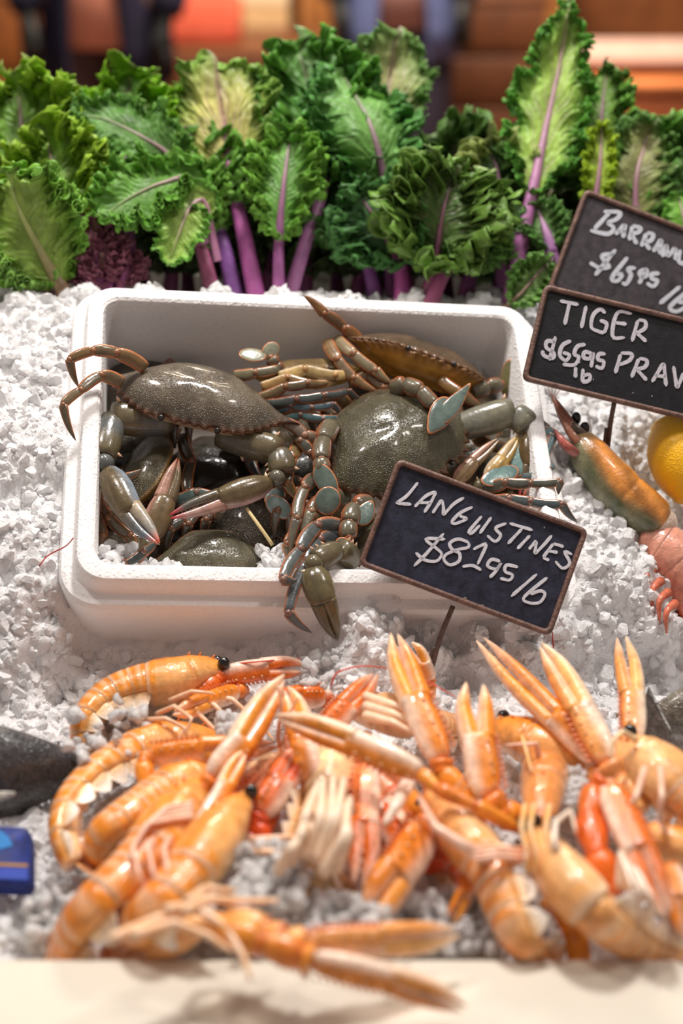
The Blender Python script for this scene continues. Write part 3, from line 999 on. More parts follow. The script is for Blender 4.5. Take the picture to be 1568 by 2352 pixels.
# --- E: crab standing on edge against the left wall
cE = PB(330, 1085, -.034)
Ec = crab('dull olive crab standing on edge inside the left wall', cE)
xE = (PB(392, 965, -.03) - PB(268, 1212, -.03)) / 2
crab_shell(Ec, cE, xE, nrm(VIEW * .75 - RIGHT * .55), front=1, spine=.3, hgt=.2, tint=s2l(84, 76, 54), belly=s2l(206, 168, 96), length=1.0, edge=s2l(170, 130, 70))
crab_claw(Ec, [PB(300, 1270, -.04), PB(335, 1262, -.03)], PB(340, 1245, -.026), PB(382, 1140, -.014), PB(408, 1052, -.004), .012, armr=.011, gap=.1, col=s2l(112, 92, 64), under=PINKC, bluish=0, tipcol=RUST_D)
crab_leg(Ec, [PB(250, 1285, -.02), PB(290, 1298, -.012), PB(330, 1268, -.008), PB(362, 1240, -.012)], r=.0052, col=STEEL_D, edge=RUST)
crab_leg(Ec, [PB(228, 1110, -.03), PB(222, 1180, -.022), PB(240, 1230, -.02), PB(228, 1290, -.03)], r=.006, col=s2l(118, 88, 56), edge=RUST_D)
crab_leg(Ec, [PB(256, 1120, -.01), PB(290, 1095, -.004), PB(325, 1078, -.002)], r=.0035, col=s2l(96, 84, 70), edge=RUST)

# --- F: crab low at the front wall
cF = PB(490, 1288, -.026)
Fc = crab('speckled dark crab half buried in ice at the front wall', cF)
xF = (PB(655, 1275, -.022) - PB(340, 1270, -.022)) / 2
crab_shell(Fc, cF, xF, nrm(VIEW * .8 + UP * .5 + RIGHT * .05), front=-1, spine=.3, hgt=.26, tint=s2l(92, 86, 66), length=1.2)

# --- G: dark crab in the hollow under A
cG = PB(500, 1075, -.075)
Gc = crab('dark crab deep in the hollow beneath the grey crab', cG)
xG = (PB(650, 1085, -.07) - PB(350, 1050, -.07)) / 2
crab_shell(Gc, cG, xG, nrm(VIEW * .7 + UP * .7), front=-1, spine=.3, hgt=.22, tint=s2l(52, 46, 38), length=1.6)
crab_leg(Gc, [PB(405, 1150, -.03), PB(452, 1130, -.022), PB(512, 1142, -.02), PB(560, 1120, -.03)], r=.0058, col=s2l(92, 112, 108), edge=RUST)
crab_leg(Gc, [PB(560, 1010, -.05), PB(575, 1060, -.045), PB(600, 1100, -.04)], r=.006, col=s2l(56, 58, 66), edge=RUST_D)
crab_leg(Gc, [PB(430, 1170, -.04), PB(490, 1185, -.036), PB(560, 1172, -.04)], r=.006, col=s2l(120, 104, 76), edge=CREAMY)

# --- J: crab at the bottom between F and I, mostly blades
cJ = PB(645, 1235, -.06)
Jc = crab('grey blue crab sunk behind the speckled one, oval paddles showing', cJ)
xJ = (PB(740, 1250, -.06) - PB(560, 1210, -.06)) / 2
crab_shell(Jc, cJ, xJ, nrm(VIEW * .8 + UP * .4), front=-1, spine=.3, hgt=.24, tint=s2l(84, 84, 74), length=1.25)
paddle(Jc, [PB(690, 1140, -.03), PB(672, 1132, -.024), PB(655, 1130, -.02)], [(PB(640, 1165, -.016), PB(668, 1186, -.018), .009, .0, nrm(VIEW - RIGHT * .2)), (PB(632, 1140, -.016), PB(610, 1152, -.018), .008, .1, nrm(VIEW + UP * .4))], r=.007, bcol=s2l(128, 146, 142))

# --- H: crab under the price sign at the right
cH = PB(1150, 1140, -.03)
Hc = crab('crab at the right wall behind the sign, legs over the rim', cH)
xH = (PB(1235, 1060, -.03) - PB(1060, 1220, -.03)) / 2
crab_shell(Hc, cH, xH, nrm(VIEW * .6 + UP * .6 - RIGHT * .3), front=1, spine=.3, hgt=.2, tint=s2l(96, 84, 56), belly=s2l(200, 160, 90), length=1.1)
crab_claw(Hc, [PB(1010, 1150, -.02), PB(1030, 1125, -.01)], PB(1045, 1108, -.006), PB(1090, 1058, .0), PB(1140, 1008, .006), .0075, armr=.009, gap=.3, col=s2l(150, 120, 86), under=PINKC, bluish=.0, tipcol=CREAMY)
crab_claw(Hc, [PB(1090, 1130, -.016), PB(1110, 1112, -.008)], PB(1118, 1105, -.004), PB(1158, 1052, .002), PB(1190, 1000, .006), .009, armr=.008, gap=.1, col=s2l(176, 142, 76), under=CREAMY, bluish=.0, tipcol=s2l(220, 190, 120))
paddle(Hc, [PB(1110, 1120, -.014), PB(1135, 1100, -.006), PB(1155, 1085, .0)], [(PB(1190, 1055, .002), PB(1206, 1012, .006), .0125, .0, nrm(VIEW - RIGHT * .35)), (PB(1148, 1092, .004), PB(1190, 1076, .004), .0095, .0, nrm(VIEW + UP * .5))], r=.008, bcol=s2l(96, 126, 122))
crab_leg(Hc, [PB(1115, 1120, -.006), PB(1160, 1108, .012), PB(1218, 1110, .018), PB(1287, 1106, .026), PB(1282, 1136, .02)], r=.0056, col=s2l(96, 96, 84), edge=RUST)
crab_leg(Hc, [PB(1120, 1152, -.008), PB(1170, 1146, .01), PB(1218, 1152, .016), PB(1290, 1158, .024), PB(1326, 1200, .008)], r=.0062, col=s2l(82, 92, 92), edge=RUST)
crab_leg(Hc, [PB(1190, 950, -.012), PB(1226, 962, .006), PB(1256, 985, .016), PB(1272, 1000, .02), PB(1254, 1072, .014)], r=.0062, col=s2l(88, 118, 122), edge=RUST)
crab_leg(Hc, [PB(1200, 1096, .0), PB(1236, 1092, .01), PB(1262, 1076, .018), PB(1270, 1068, .018)], r=.004, col=s2l(100, 118, 120), edge=STEEL, last=False)

# --- I: crab hanging out over the front rim
cI = PB(870, 1235, -.004)
Ic = crab('crab behind the sign whose claw and legs hang over the front rim', cI)
xI = (PB(935, 1170, .0) - PB(800, 1300, .0)) / 2
crab_shell(Ic, cI, xI, nrm(VIEW * .8 + UP * .4), front=1, spine=.3, hgt=.24, tint=s2l(90, 84, 60), length=1.2)
paddle(Ic, [PB(850, 1160, .008), PB(818, 1165, .016), PB(803, 1200, .018), PB(800, 1235, .016)], [(PB(796, 1268, .016), PB(816, 1300, .01), .0095, .0, nrm(VIEW - RIGHT * .2)), (PB(838, 1180, .02), PB(852, 1155, .022), .008, .2, nrm(VIEW))], r=.0098)
crab_leg(Ic, [PB(780, 1130, -.006), PB(730, 1095, .004), PB(700, 1120, .014), PB(682, 1190, .018), PB(668, 1272, .01)], r=.0072, col=s2l(104, 96, 78), edge=RUST_D)
crab_leg(Ic, [PB(790, 1215, .006), PB(728, 1208, .022), PB(690, 1262, .028), PB(650, 1332, .034), PB(682, 1334, .03)], r=.0074, col=s2l(88, 94, 92), edge=RUST)
crab_leg(Ic, [PB(775, 1235, .004), PB(735, 1240, .018), PB(706, 1290, .026), PB(662, 1408, .022), PB(716, 1453, .0)], r=.0068, col=s2l(82, 88, 90), edge=RUST)
crab_leg(Ic, [PB(800, 1150, -.006), PB(752, 1135, .006), PB(715, 1175, .012), PB(694, 1240, .01)], r=.0066, col=s2l(112, 108, 88), edge=RUST_D)
crab_claw(Ic, [PB(812, 1290, .006), PB(778, 1262, .024), PB(724, 1288, .03)], PB(716, 1302, .03), PB(744, 1388, .024), PB(776, 1470, -.004), .0128, gap=.1, armr=.0125, col=s2l(98, 88, 60), bluish=.0, under=s2l(112, 98, 66), tipcol=s2l(84, 70, 50))

# --- the lower layers, seen through the gaps
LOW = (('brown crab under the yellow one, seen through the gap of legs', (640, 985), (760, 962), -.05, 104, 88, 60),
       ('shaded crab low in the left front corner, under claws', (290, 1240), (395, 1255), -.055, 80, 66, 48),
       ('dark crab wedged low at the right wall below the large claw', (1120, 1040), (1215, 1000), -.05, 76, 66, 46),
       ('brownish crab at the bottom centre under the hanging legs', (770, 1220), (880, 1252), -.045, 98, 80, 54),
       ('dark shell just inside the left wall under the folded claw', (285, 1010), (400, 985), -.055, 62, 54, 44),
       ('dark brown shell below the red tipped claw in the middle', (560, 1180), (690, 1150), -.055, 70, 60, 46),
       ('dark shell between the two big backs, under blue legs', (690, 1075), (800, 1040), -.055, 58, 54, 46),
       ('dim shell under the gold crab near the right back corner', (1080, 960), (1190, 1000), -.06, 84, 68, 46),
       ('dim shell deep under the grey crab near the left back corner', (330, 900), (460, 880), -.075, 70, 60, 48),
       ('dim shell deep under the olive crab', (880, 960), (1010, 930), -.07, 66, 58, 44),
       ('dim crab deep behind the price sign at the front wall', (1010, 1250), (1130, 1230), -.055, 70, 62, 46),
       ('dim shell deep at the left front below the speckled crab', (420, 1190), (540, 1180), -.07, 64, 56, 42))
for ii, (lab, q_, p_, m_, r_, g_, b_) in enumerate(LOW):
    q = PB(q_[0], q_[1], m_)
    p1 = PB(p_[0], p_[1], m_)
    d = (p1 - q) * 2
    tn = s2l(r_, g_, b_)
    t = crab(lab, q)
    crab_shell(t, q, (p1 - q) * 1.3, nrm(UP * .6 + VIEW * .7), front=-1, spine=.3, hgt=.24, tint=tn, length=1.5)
    sg = -1 if ii % 2 else 1
    for k in range(3):
        a = q + d * sg * (.1 + .15 * k) + BM * .014
        crab_leg(t, [a, a + BM * .012 + BB * (.012 - .01 * k) + d * sg * .12, a + BM * .014 - BB * .014 + d * sg * .24, a - BM * .004 - BB * .03 + d * sg * .26], r=.0056, col=mixc(STEEL, tn, .6), edge=RUST_D)

# more legs of the crabs tangled in the middle and at the front left
for own, pts, r_, c_ in ((Jc, [(700, 1010, -.012), (672, 1050, .0), (660, 1110, .0), (690, 1150, -.008)], .006, (112, 92, 58)),
                         (Jc, [(730, 1180, -.01), (690, 1215, .004), (660, 1250, .004), (672, 1300, -.008)], .006, (104, 88, 62)),
                         (Bc, [(790, 1120, -.008), (752, 1180, .006), (716, 1190, .008), (690, 1240, .002)], .0062, (118, 98, 62)),
                         (Bc, [(800, 930, -.004), (770, 912, .008), (720, 925, .008), (690, 950, .0)], .0056, (108, 86, 54)),
                         (Gc, [(590, 1120, -.03), (640, 1100, -.02), (690, 1105, -.02), (705, 1150, -.03)], .006, (84, 78, 64)),
                         (Ec, [(225, 1150, -.03), (250, 1190, -.02), (300, 1230, -.02), (320, 1290, -.03)], .0058, (106, 80, 50)),
                         (Gc, [(420, 1000, -.04), (440, 1060, -.03), (430, 1130, -.03), (455, 1180, -.04)], .006, (74, 62, 48)),
                         (Hc, [(1090, 1000, -.02), (1120, 1020, -.008), (1170, 1030, -.006), (1215, 1060, -.012)], .006, (112, 90, 56))):
    crab_leg(own, [PB(*q) for q in pts], r=r_, col=s2l(*c_), edge=RUST)

# dry straw lying among the crabs
mb = MB()
mb.loft(smooth([PB(566, 1168, .0), PB(598, 1212, .004), PB(626, 1252, .0)], 10), .0016, .0011, n=8, col=s2l(206, 184, 132))
tag(mb.build('straw', M['plain']), 'pale straw lying over the speckled crab in the box', 'straw')
# ------------------------------------------------------------------ langoustines
OR = s2l(240, 156, 48)
OR_D = s2l(228, 112, 22)
OR_R = s2l(226, 84, 34)
OR_L = s2l(246, 192, 116)
PALE = s2l(248, 214, 164)
WHIT = s2l(250, 228, 208)
ROSE = s2l(242, 190, 164)


def lango_body(t, spine, A, R, up_sign=1, head=.44, prof_tail=1.0, shade=0.0, eyes=True, flaps=True, tail=True, legs=4, leg_side=1, rostrum=True, seed=0, tint=None):
    """spine: points from the rostrum to the tail; A: axis the body curls about (points sideways out of the animal)"""
    r = np.random.default_rng(seed)
    N = 121
    S = smooth(spine, N)
    T = np.gradient(S, axis=0)
    T /= np.linalg.norm(T, axis=1)[:, None]
    sd = np.array([nrm(A - T[i] * (A @ T[i])) for i in range(N)])
    up = np.cross(sd, T) * up_sign
    base = OR if tint is None else tint

    def colr(uu, ph, band=0.0):
        s_ = math.sin(ph) * up_sign
        k = mixc(base, OR_D, .35 * max(0, s_))
        k = mixc(k, PALE, np.clip(.22 - s_ * .95, 0, .85))
        k = mixc(k, PALE, shade)
        return mixc(k, WHIT, band) if band >= 0 else mixc(k, OR_D, -band * 1.6)

    n = 24
    # carapace
    i1 = int(head * N)
    u = np.linspace(0, 1, i1)
    ra = R * np.interp(u, [0, .07, .16, .3, .5, .75, .92, 1], [.06, .14, .42, .66, .86, .98, .98, .9])
    rb = R * np.interp(u, [0, .07, .16, .3, .5, .75, .92, 1], [.05, .12, .40, .70, .95, 1.06, 1.04, .95])
    groove = 1 - .06 * np.exp(-((u - .55) / .02) ** 2)

    def shp(uu, ph):
        k = 1 + .05 * np.cos(2 * ph)
        k = k * np.where(np.sin(ph) * up_sign < -.2, .86, 1.0)
        return k * (1 - .05 * np.exp(-((np.sin(ph) - up_sign) / .02) ** 2))
    mb = MB()
    mb.loft(S[:i1], ra * groove, rb * groove, side=A, n=n, col=lambda uu, ph: mixc(colr(uu, ph, 0), PALE, .38 * (.5 + .5 * math.cos(ph * 2)) * min(1, uu * 2)) if uu < .9 and abs(uu - .56) > .03 else colr(uu, ph, .5 * math.exp(-((uu - .98) / .02) ** 2) + .25 * math.exp(-((uu - .56) / .015) ** 2)), shape=shp)
    if rostrum:
        k = int(i1 * .1)
        for q in (-1, 0, 1):
            mb.cone(S[k] + up[k] * R * .10 + sd[k] * R * .12 * q, -T[0] + up[k] * .05 + sd[k] * .14 * q, R * .09, R * (.75 if q == 0 else .35), OR_D)
        for q in range(3):
            kk = int(i1 * (.24 + .12 * q))
            mb.cone(S[kk] + up[kk] * rb[kk] * .93, up[kk] - T[kk] * .9, R * .06, R * .16, OR_D)
    mb.build('carapace', M['lango'], t)
    if eyes:
        k = int(i1 * .17)
        for q in (-1, 1):
            c = S[k] + sd[k] * q * R * .44 + up[k] * R * .26
            mb = MB()
            mb.ball(c + sd[k] * q * R * .10 - T[k] * R * .06, (.0054, .0050, .0060), s2l(14, 11, 10), 14)
            mb.loft(np.array([c - sd[k] * q * R * .25, c, c + sd[k] * q * R * .03]), .0030, n=8, col=OR_L)
            mb.build('eye', M['eye'], t)
    # abdomen
    i2 = N - 1 if not tail else int(.9 * N)
    nseg = 6
    bnd = np.linspace(i1 - 2, i2, nseg + 1)
    mb = MB()
    fl = MB()
    for g in range(nseg):
        a0, a1 = bnd[g], bnd[g + 1] + 1.6
        uu = np.linspace(a0, min(N - 1, a1), 9)
        P = np.stack([np.interp(uu, np.arange(N), S[:, i]) for i in range(3)], 1)
        w = (uu - i1) / max(1, (i2 - i1))
        tap = (.95 - .32 * w * prof_tail)
        e = np.linspace(0, 1, 9)
        kk = np.array([.93, .99, 1.0, 1.0, 1.0, 1.0, 1.0, 1.02, .985])
        bnds = .9 * np.exp(-((e - 1.0) / .13) ** 2) + .55 * np.exp(-((e - .42) / .09) ** 2) - .3 * np.exp(-((e - .2) / .12) ** 2) - .25 * np.exp(-((e - .7) / .12) ** 2)
        j = int(np.clip((a0 + a1) / 2, 0, N - 1))
        mb.loft(P, R * tap * kk, R * tap * kk * .94, side=A, n=n, col=lambda uq, ph, B=bnds, E=e: colr(uq, ph, float(np.interp(uq, E, B)) * (.35 + .65 * max(0, math.sin(ph) * up_sign))),
                shape=lambda uq, ph: np.where(np.sin(ph) * up_sign < -.1, .74, 1.0))
        if flaps:
            tj = .95 - .32 * ((j - i1) / max(1, (i2 - i1))) * prof_tail
            lenj = np.linalg.norm(S[min(N - 1, int(a1))] - S[int(a0)])
            for q in (-1, 1):
                c0 = S[j] + sd[j] * q * R * tj * .86 - up[j] * R * tj * .12
                dn = nrm(-up[j] + sd[j] * q * .28 + T[j] * .25)
                h = R * tj * (.95 if g < nseg - 1 else .6)
                k = 9
                rows = []
                for v in np.linspace(0, 1, 8):
                    wd = lenj * .5 * (1 - v ** 1.5) ** .75 + .0002
                    mid = c0 + dn * h * v
                    rows.append([mid + T[j] * wd * x + sd[j] * q * (.0016 * (1 - x * x) * (1 - v)) * z for z, x in [(1, x) for x in np.linspace(-1, 1, k)] + [(-.3, x) for x in np.linspace(1, -1, k)]])
                cc = np.zeros((8, 2 * k, 3))
                for vi, v in enumerate(np.linspace(0, 1, 8)):
                    cc[vi] = mixc(mixc(base, PALE, .6), s2l(252, 238, 222), min(1, v * 1.6))
                fl.rings(np.array(rows), cc)
    ab = mb.build('abdomen', M['lango'], t)
    if flaps:
        fl.build('side_flaps', M['lango'], ab)
    if tail:
        mb = MB()
        p = S[i2]
        L = np.linalg.norm(S[-1] - S[i2]) + R * .9
        for q, ang, ln, wd in ((0, 0, 1.0, .34), (-1, .38, .98, .36), (1, .38, .98, .36), (-1, .82, .9, .4), (1, .82, .9, .4)):
            dd = nrm(T[-1] * math.cos(ang) + sd[-1] * q * math.sin(ang) - up[-1] * .06 * ang)
            Q = p + np.outer(np.linspace(0, L * ln, 9), dd)
            wr = R * wd * np.array([.45, .7, .9, 1, 1.05, 1.05, 1, .85, .4]) * 1.35
            mb.loft(Q + up[-1] * .0012 * (1 - ang), wr, np.full(9, .0011), side=np.cross(dd, up[-1]), n=12, col=lambda uu, ph: mixc(mixc(base, PALE, .3), ROSE, uu))
        mb.build('tail_fan', M['lango'], t)
    for g in range(legs):
        for q in ((-1, 1) if leg_side == 2 else (leg_side,)):
            k = int(i1 * (.42 + .13 * g))
            b = S[k] + sd[k] * q * R * .45 - up[k] * R * .8
            d1 = nrm(sd[k] * q * 1.0 - up[k] * r.uniform(.1, .6) - T[k] * r.uniform(-.2, .7))
            d2 = nrm(d1 * .5 - T[k] * r.uniform(.2, .9) - up[k] * r.uniform(.3, 1.0))
            d3 = nrm(d2 - up[k] * .5 + T[k] * r.uniform(-.5, .5))
            pts = [b, b + d1 * R * r.uniform(.9, 1.3), b + d1 * R * 1.2 + d2 * R * r.uniform(.9, 1.4), b + d1 * R * 1.2 + d2 * R * 1.3 + d3 * R * .8]
            lango_leg(t, pts, R * .115)
    return S, T, sd, up


def lango_leg(t, pts, r=.0021, col=None, name='leg'):
    mb = MB()
    col = mixc(ROSE, OR_L, .35) if col is None else col
    n = 5 * len(pts) + 4
    Q = []
    for i in range(len(pts) - 1):
        for x in np.linspace(0, 1, 6)[:(-1 if i < len(pts) - 2 else None)]:
            Q.append(np.asarray(pts[i]) * (1 - x) + np.asarray(pts[i + 1]) * x)
    Q = np.array(Q)
    u = np.linspace(0, 1, len(Q))
    mb.loft(Q, r * (1.15 - .75 * u), n=8, col=lambda uu, ph: mixc(col, WHIT, .35 * (.5 + .5 * math.cos(uu * 19))))
    return mb.build(name, M['lango_leg'], t)


def antenna(t, pts, r=.0007, col=None):
    mb = MB()
    Q = smooth(pts, 24)
    mb.loft(Q, r * np.linspace(1.2, .6, 24), n=6, col=s2l(216, 82, 54) if col is None else col)
    return mb.build('antenna', M['lango_leg'], t)


def lango_claw(t, arm, base, knuckle, tip, R, gap=.5, flip=1, armr=None, front=None, hue=0.0, roll=0.0, spines=True, tip2=None):
    """thin arm, long prism palm with a row of spines, two straight fingers; flip = side of the moving finger"""
    front = OR if front is None else front
    mb = MB()
    armr = armr or R * .62
    seq = [np.asarray(p) for p in arm] + [np.asarray(base)]
    for i in range(len(seq) - 1):
        p, q = seq[i], seq[i + 1]
        u = np.linspace(0, 1, 8)
        P = p + (q - p) * u[:, None]
        pr = np.array([.7, .8, .9, .98, 1.04, 1.08, 1.02, .78])
        red = .25 + .35 * (i % 2)
        mb.loft(P, armr * pr, armr * pr * .9, n=14, col=lambda uu, ph, rd=red: mixc(mixc(front, OR_R, rd * (.4 + uu * .5)), WHIT, np.clip(-math.sin(ph) * 1.2 - .1, 0, .8) + .25 * (uu < .12)))
        sdn = nrm(np.cross(q - p, -FWD)) * flip
        for k in (.55, .8, .97):
            mb.cone(p + (q - p) * k + sdn * armr * .85 - FWD * armr * .2, sdn + nrm(q - p) * .6, armr * .14, armr * .34, mixc(OR_R, PALE, .3))
        if i:
            mb.ball(p, armr * .8, mixc(OR_R, front, .4), 10)
    ax = nrm(knuckle - base)
    sd = nrm(np.cross(ax, -FWD)) * flip
    sd = nrm(sd * math.cos(roll) + np.cross(ax, sd) * math.sin(roll))
    dep = np.cross(ax, sd)
    if dep @ FWD > 0:
        dep = -dep
    m = 16
    u = np.linspace(0, 1, m)
    P = base + (knuckle - base) * u[:, None]
    pr = np.interp(u, [0, .1, .3, .6, .9, 1], [.55, .8, .96, 1.0, .93, .85])

    def pc(uu, ph):
        c_, s_ = math.cos(ph), math.sin(ph)
        k = mixc(front, OR_D, .45 + hue)
        k = mixc(k, WHIT, np.clip((-c_ + .05) * 1.3, 0, .85))
        k = mixc(k, OR_R, np.clip((c_ - .72) * 2, 0, .5))
        return mixc(k, WHIT, .25 * math.exp(-((uu) / .08) ** 2))
    sq = lambda uu, ph: 1 / np.maximum(.78, (np.abs(np.cos(ph)) ** 3 + np.abs(np.sin(ph)) ** 3) ** (1 / 3.0)) * .9
    mb.loft(P, R * pr, R * pr * .68, side=sd, n=20, col=pc, shape=sq)
    if spines:
        for i in range(1, 11):
            p = base + (knuckle - base) * (i / 11) + sd * R * .93 + dep * R * .16
            mb.cone(p, sd + dep * .35 + ax * .7, R * .12, R * .26, mixc(OR_R, PALE, .35))
            if i % 2:
                p = base + (knuckle - base) * (i / 11) + sd * R * .45 + dep * R * .6
                mb.cone(p, dep + ax * .8, R * .08, R * .14, mixc(OR_L, WHIT, .5))
    L = np.linalg.norm(tip - knuckle)

    def fc(k0):
        return lambda uu, ph: mixc(mixc(mixc(front, OR_D, k0), WHIT, np.clip(-math.cos(ph) * .9, 0, .75)), WHIT, np.clip((uu - .55) * 1.5, 0, .7))
    v = np.linspace(0, 1, 14)
    fr = R * np.interp(v, [0, .35, .7, .9, 1], [.58, .52, .38, .2, .06])
    Q = smooth([knuckle - ax * R * .5 - sd * R * .34, knuckle + (tip - knuckle) * .5 - sd * R * .42, tip], 14)
    mb.loft(Q, fr, fr * .95, side=sd, n=12, col=fc(.1))
    for i in range(2, 12, 2):
        mb.cone(Q[i] + sd * fr[i] * .9, sd, fr[i] * .2, fr[i] * .35, WHIT)
    o = mb.build('claw', M['lango'], t)
    mb = MB()
    t2 = tip + sd * R * (gap * .7 + .12) - ax * R * .25 if tip2 is None else tip2
    Q = smooth([knuckle - ax * R * .4 + sd * R * .4, knuckle + (t2 - knuckle) * .5 + sd * R * .30, t2], 14)
    mb.loft(Q, fr * .95, fr * .95, side=sd, n=12, col=fc(.5))
    for i in range(2, 12, 2):
        mb.cone(Q[i] - sd * fr[i] * .9, -sd, fr[i] * .2, fr[i] * .35, WHIT)
    mb.build('moving_finger', M['lango'], o)
    return o


def lango(label, c):
    return thing('langoustine', c, label, 'langoustine', 'langoustines on the front tray')


V_ = VIEW
# 1 top left, in profile, head to the right
L = lango('langoustine in profile at the top left of the pile, black eye, ice over its tail', PT(330, 1590, .04))
lango_body(L, [PT(540, 1532, .05), PT(478, 1545, .05), PT(400, 1567, .05), PT(318, 1580, .048), PT(250, 1606, .044), PT(205, 1655, .036), PT(205, 1715, .02), PT(245, 1750, .008)], V_, .0215, up_sign=-1, legs=3, leg_side=1, seed=1)
lango_claw(L, [PT(440, 1600, .045), PT(500, 1560, .05)], PT(508, 1552, .05), PT(615, 1535, .05), PT(705, 1528, .046), .0105, flip=1, front=OR_D, hue=.3)
lango_claw(L, [PT(470, 1610, .03), PT(560, 1585, .035)], PT(545, 1588, .04), PT(470, 1612, .046), PT(396, 1642, .05), .0098, flip=1, gap=.1)
antenna(L, [PT(510, 1528, .055), PT(590, 1520, .06), PT(690, 1512, .05)])
lango_leg(L, [PT(360, 1640, .045), PT(400, 1622, .06), PT(440, 1650, .06), PT(425, 1690, .05)], .002)
lango_leg(L, [PT(320, 1655, .045), PT(380, 1650, .06), PT(425, 1672, .055), PT(400, 1715, .045)], .002)
lango_leg(L, [PT(390, 1610, .05), PT(440, 1588, .062), PT(490, 1592, .06)], .0022)

# 2 curled tail below it
L = lango('langoustine curled like a letter C at the left end of the pile', PT(200, 1820, .04))
lango_body(L, [PT(520, 1690, .03), PT(440, 1698, .034), PT(360, 1712, .036), PT(272, 1748, .04), PT(205, 1796, .044), PT(160, 1856, .044), PT(152, 1925, .04), PT(185, 1990, .03), PT(230, 2010, .02)], V_, .0185, up_sign=-1, legs=2, head=.36, eyes=False, seed=2)
lango_claw(L, [PT(335, 1812, .05), PT(330, 1752, .06)], PT(340, 1738, .06), PT(470, 1722, .065), PT(640, 1715, .06), .0112, flip=-1, gap=.2, front=OR, spines=True)

# 3 the rolled tail inside the curl
L = lango('langoustine with its tail rolled under, inside the curl of another', PT(290, 1880, .05))
lango_body(L, [PT(500, 1775, .045), PT(440, 1800, .05), PT(370, 1832, .052), PT(300, 1876, .055), PT(250, 1912, .052), PT(232, 1945, .04), PT(262, 1968, .026), PT(300, 1960, .02)], nrm(V_ + RIGHT * .1), .0200, up_sign=-1, legs=0, head=.34, eyes=False, flaps=False, seed=3)
lango_claw(L, [PT(430, 1870, .05), PT(470, 1812, .062)], PT(488, 1790, .066), PT(560, 1700, .082), PT(652, 1550, .098), .0132, flip=1, gap=.1, armr=.0085)

# 4 long one, lower left
L = lango('long pale cheeked langoustine second from the left, tail at the counter edge', PT(250, 2030, .05))
lango_body(L, [PT(478, 1772, .05), PT(440, 1830, .054), PT(372, 1925, .058), PT(300, 2010, .058), PT(225, 2080, .054), PT(178, 2140, .034), PT(152, 2196, .004), PT(146, 2250, -.022)], nrm(V_ * .9 + RIGHT * .35 - UP * .2), .0212, up_sign=-1, legs=2, seed=4, tail=False)
for k in range(3):
    lango_leg(L, [PT(330 + 32 * k, 1905 + 6 * k, .07), PT(304 + 36 * k, 1950, .082), PT(318 + 34 * k, 2004, .084), PT(345 + 30 * k, 2062, .07)], .0023, col=mixc(ROSE, OR_R, .15))
for k in range(4):
    lango_leg(L, [PT(440, 1845 + 10 * k, .075), PT(380 - 14 * k, 1856 + 12 * k, .085), PT(330 - 8 * k, 1900 + 16 * k, .08), PT(305 + 4 * k, 1950 + 10 * k, .068)], .0021, col=ROSE)
lango_claw(L, [PT(470, 1900, .05), PT(440, 1960, .06)], PT(438, 1945, .07), PT(520, 1800, .08), PT(560, 1722, .08), .0078, flip=1, gap=.3)

# 5 second long one
L = lango('long langoustine lying beside it, dark round eye, head towards the middle', PT(420, 2000, .055))
lango_body(L, [PT(566, 1818, .064), PT(538, 1866, .068), PT(486, 1945, .07), PT(420, 2030, .068), PT(355, 2100, .06), PT(305, 2150, .024), PT(276, 2196, .002), PT(262, 2245, -.022)], nrm(V_ * .85 + RIGHT * .45), .0210, up_sign=-1, legs=2, seed=5, tail=False)
lango_claw(L, [PT(610, 1960, .04), PT(590, 1890, .056)], PT(600, 1870, .06), PT(648, 1790, .07), PT(700, 1712, .074), .0125, flip=-1, gap=.3, front=OR_R, hue=.3)
antenna(L, [PT(555, 1822, .075), PT(610, 1760, .09), PT(660, 1705, .085)], col=s2l(236, 140, 96))

# 6 centre, facing the viewer with the leg bundle
L = lango('langoustine in the centre on its back, cream legs bunched upright', PT(740, 1880, .05))
lango_body(L, [PT(775, 1690, .055), PT(765, 1745, .06), PT(740, 1850, .055), PT(712, 1950, .05), PT(745, 2020, .03), PT(790, 2060, .012)], nrm(V_ * .3 + RIGHT), .0195, up_sign=1, legs=0, seed=6, tint=OR_L, shade=.3, tail=False)
for k, (x0, y0, x1, y1, x2, y2) in enumerate(((690, 1960, 700, 1880, 730, 1800), (705, 1975, 735, 1880, 742, 1790), (725, 1985, 760, 1880, 765, 1785), (745, 1980, 772, 1880, 790, 1790), (740, 2010, 790, 1920, 803, 1835), (770, 2000, 800, 1920, 792, 1850), (665, 1985, 690, 1920, 712, 1860), (640, 2000, 668, 1950, 700, 1912))):
    lango_leg(L, [PT(x0, y0, .075), PT(x1, y1, .098), PT(x2, y2, .092), PT(x2 + 12 * (-1) ** k, y2 + 34, .08)], .0039, col=mixc(WHIT, s2l(214, 172, 112), .35))
lango_claw(L, [PT(840, 1690, .05), PT(842, 1745, .06)], PT(842, 1760, .062), PT(838, 1900, .064), PT(832, 2040, .05), .0118, flip=1, gap=.5, front=OR_D, hue=.2)
lango_claw(L, [PT(900, 1800, .04), PT(985, 1880, .05)], PT(975, 1905, .058), PT(905, 2015, .06), PT(838, 2110, .05), .0165, flip=1, gap=.15, front=OR, hue=.1, armr=.009)
lango_claw(L, [PT(720, 1860, .05), PT(735, 1800, .06)], PT(712, 1790, .066), PT(692, 1680, .082), PT(660, 1575, .09), .0118, flip=-1, gap=.2, front=OR)

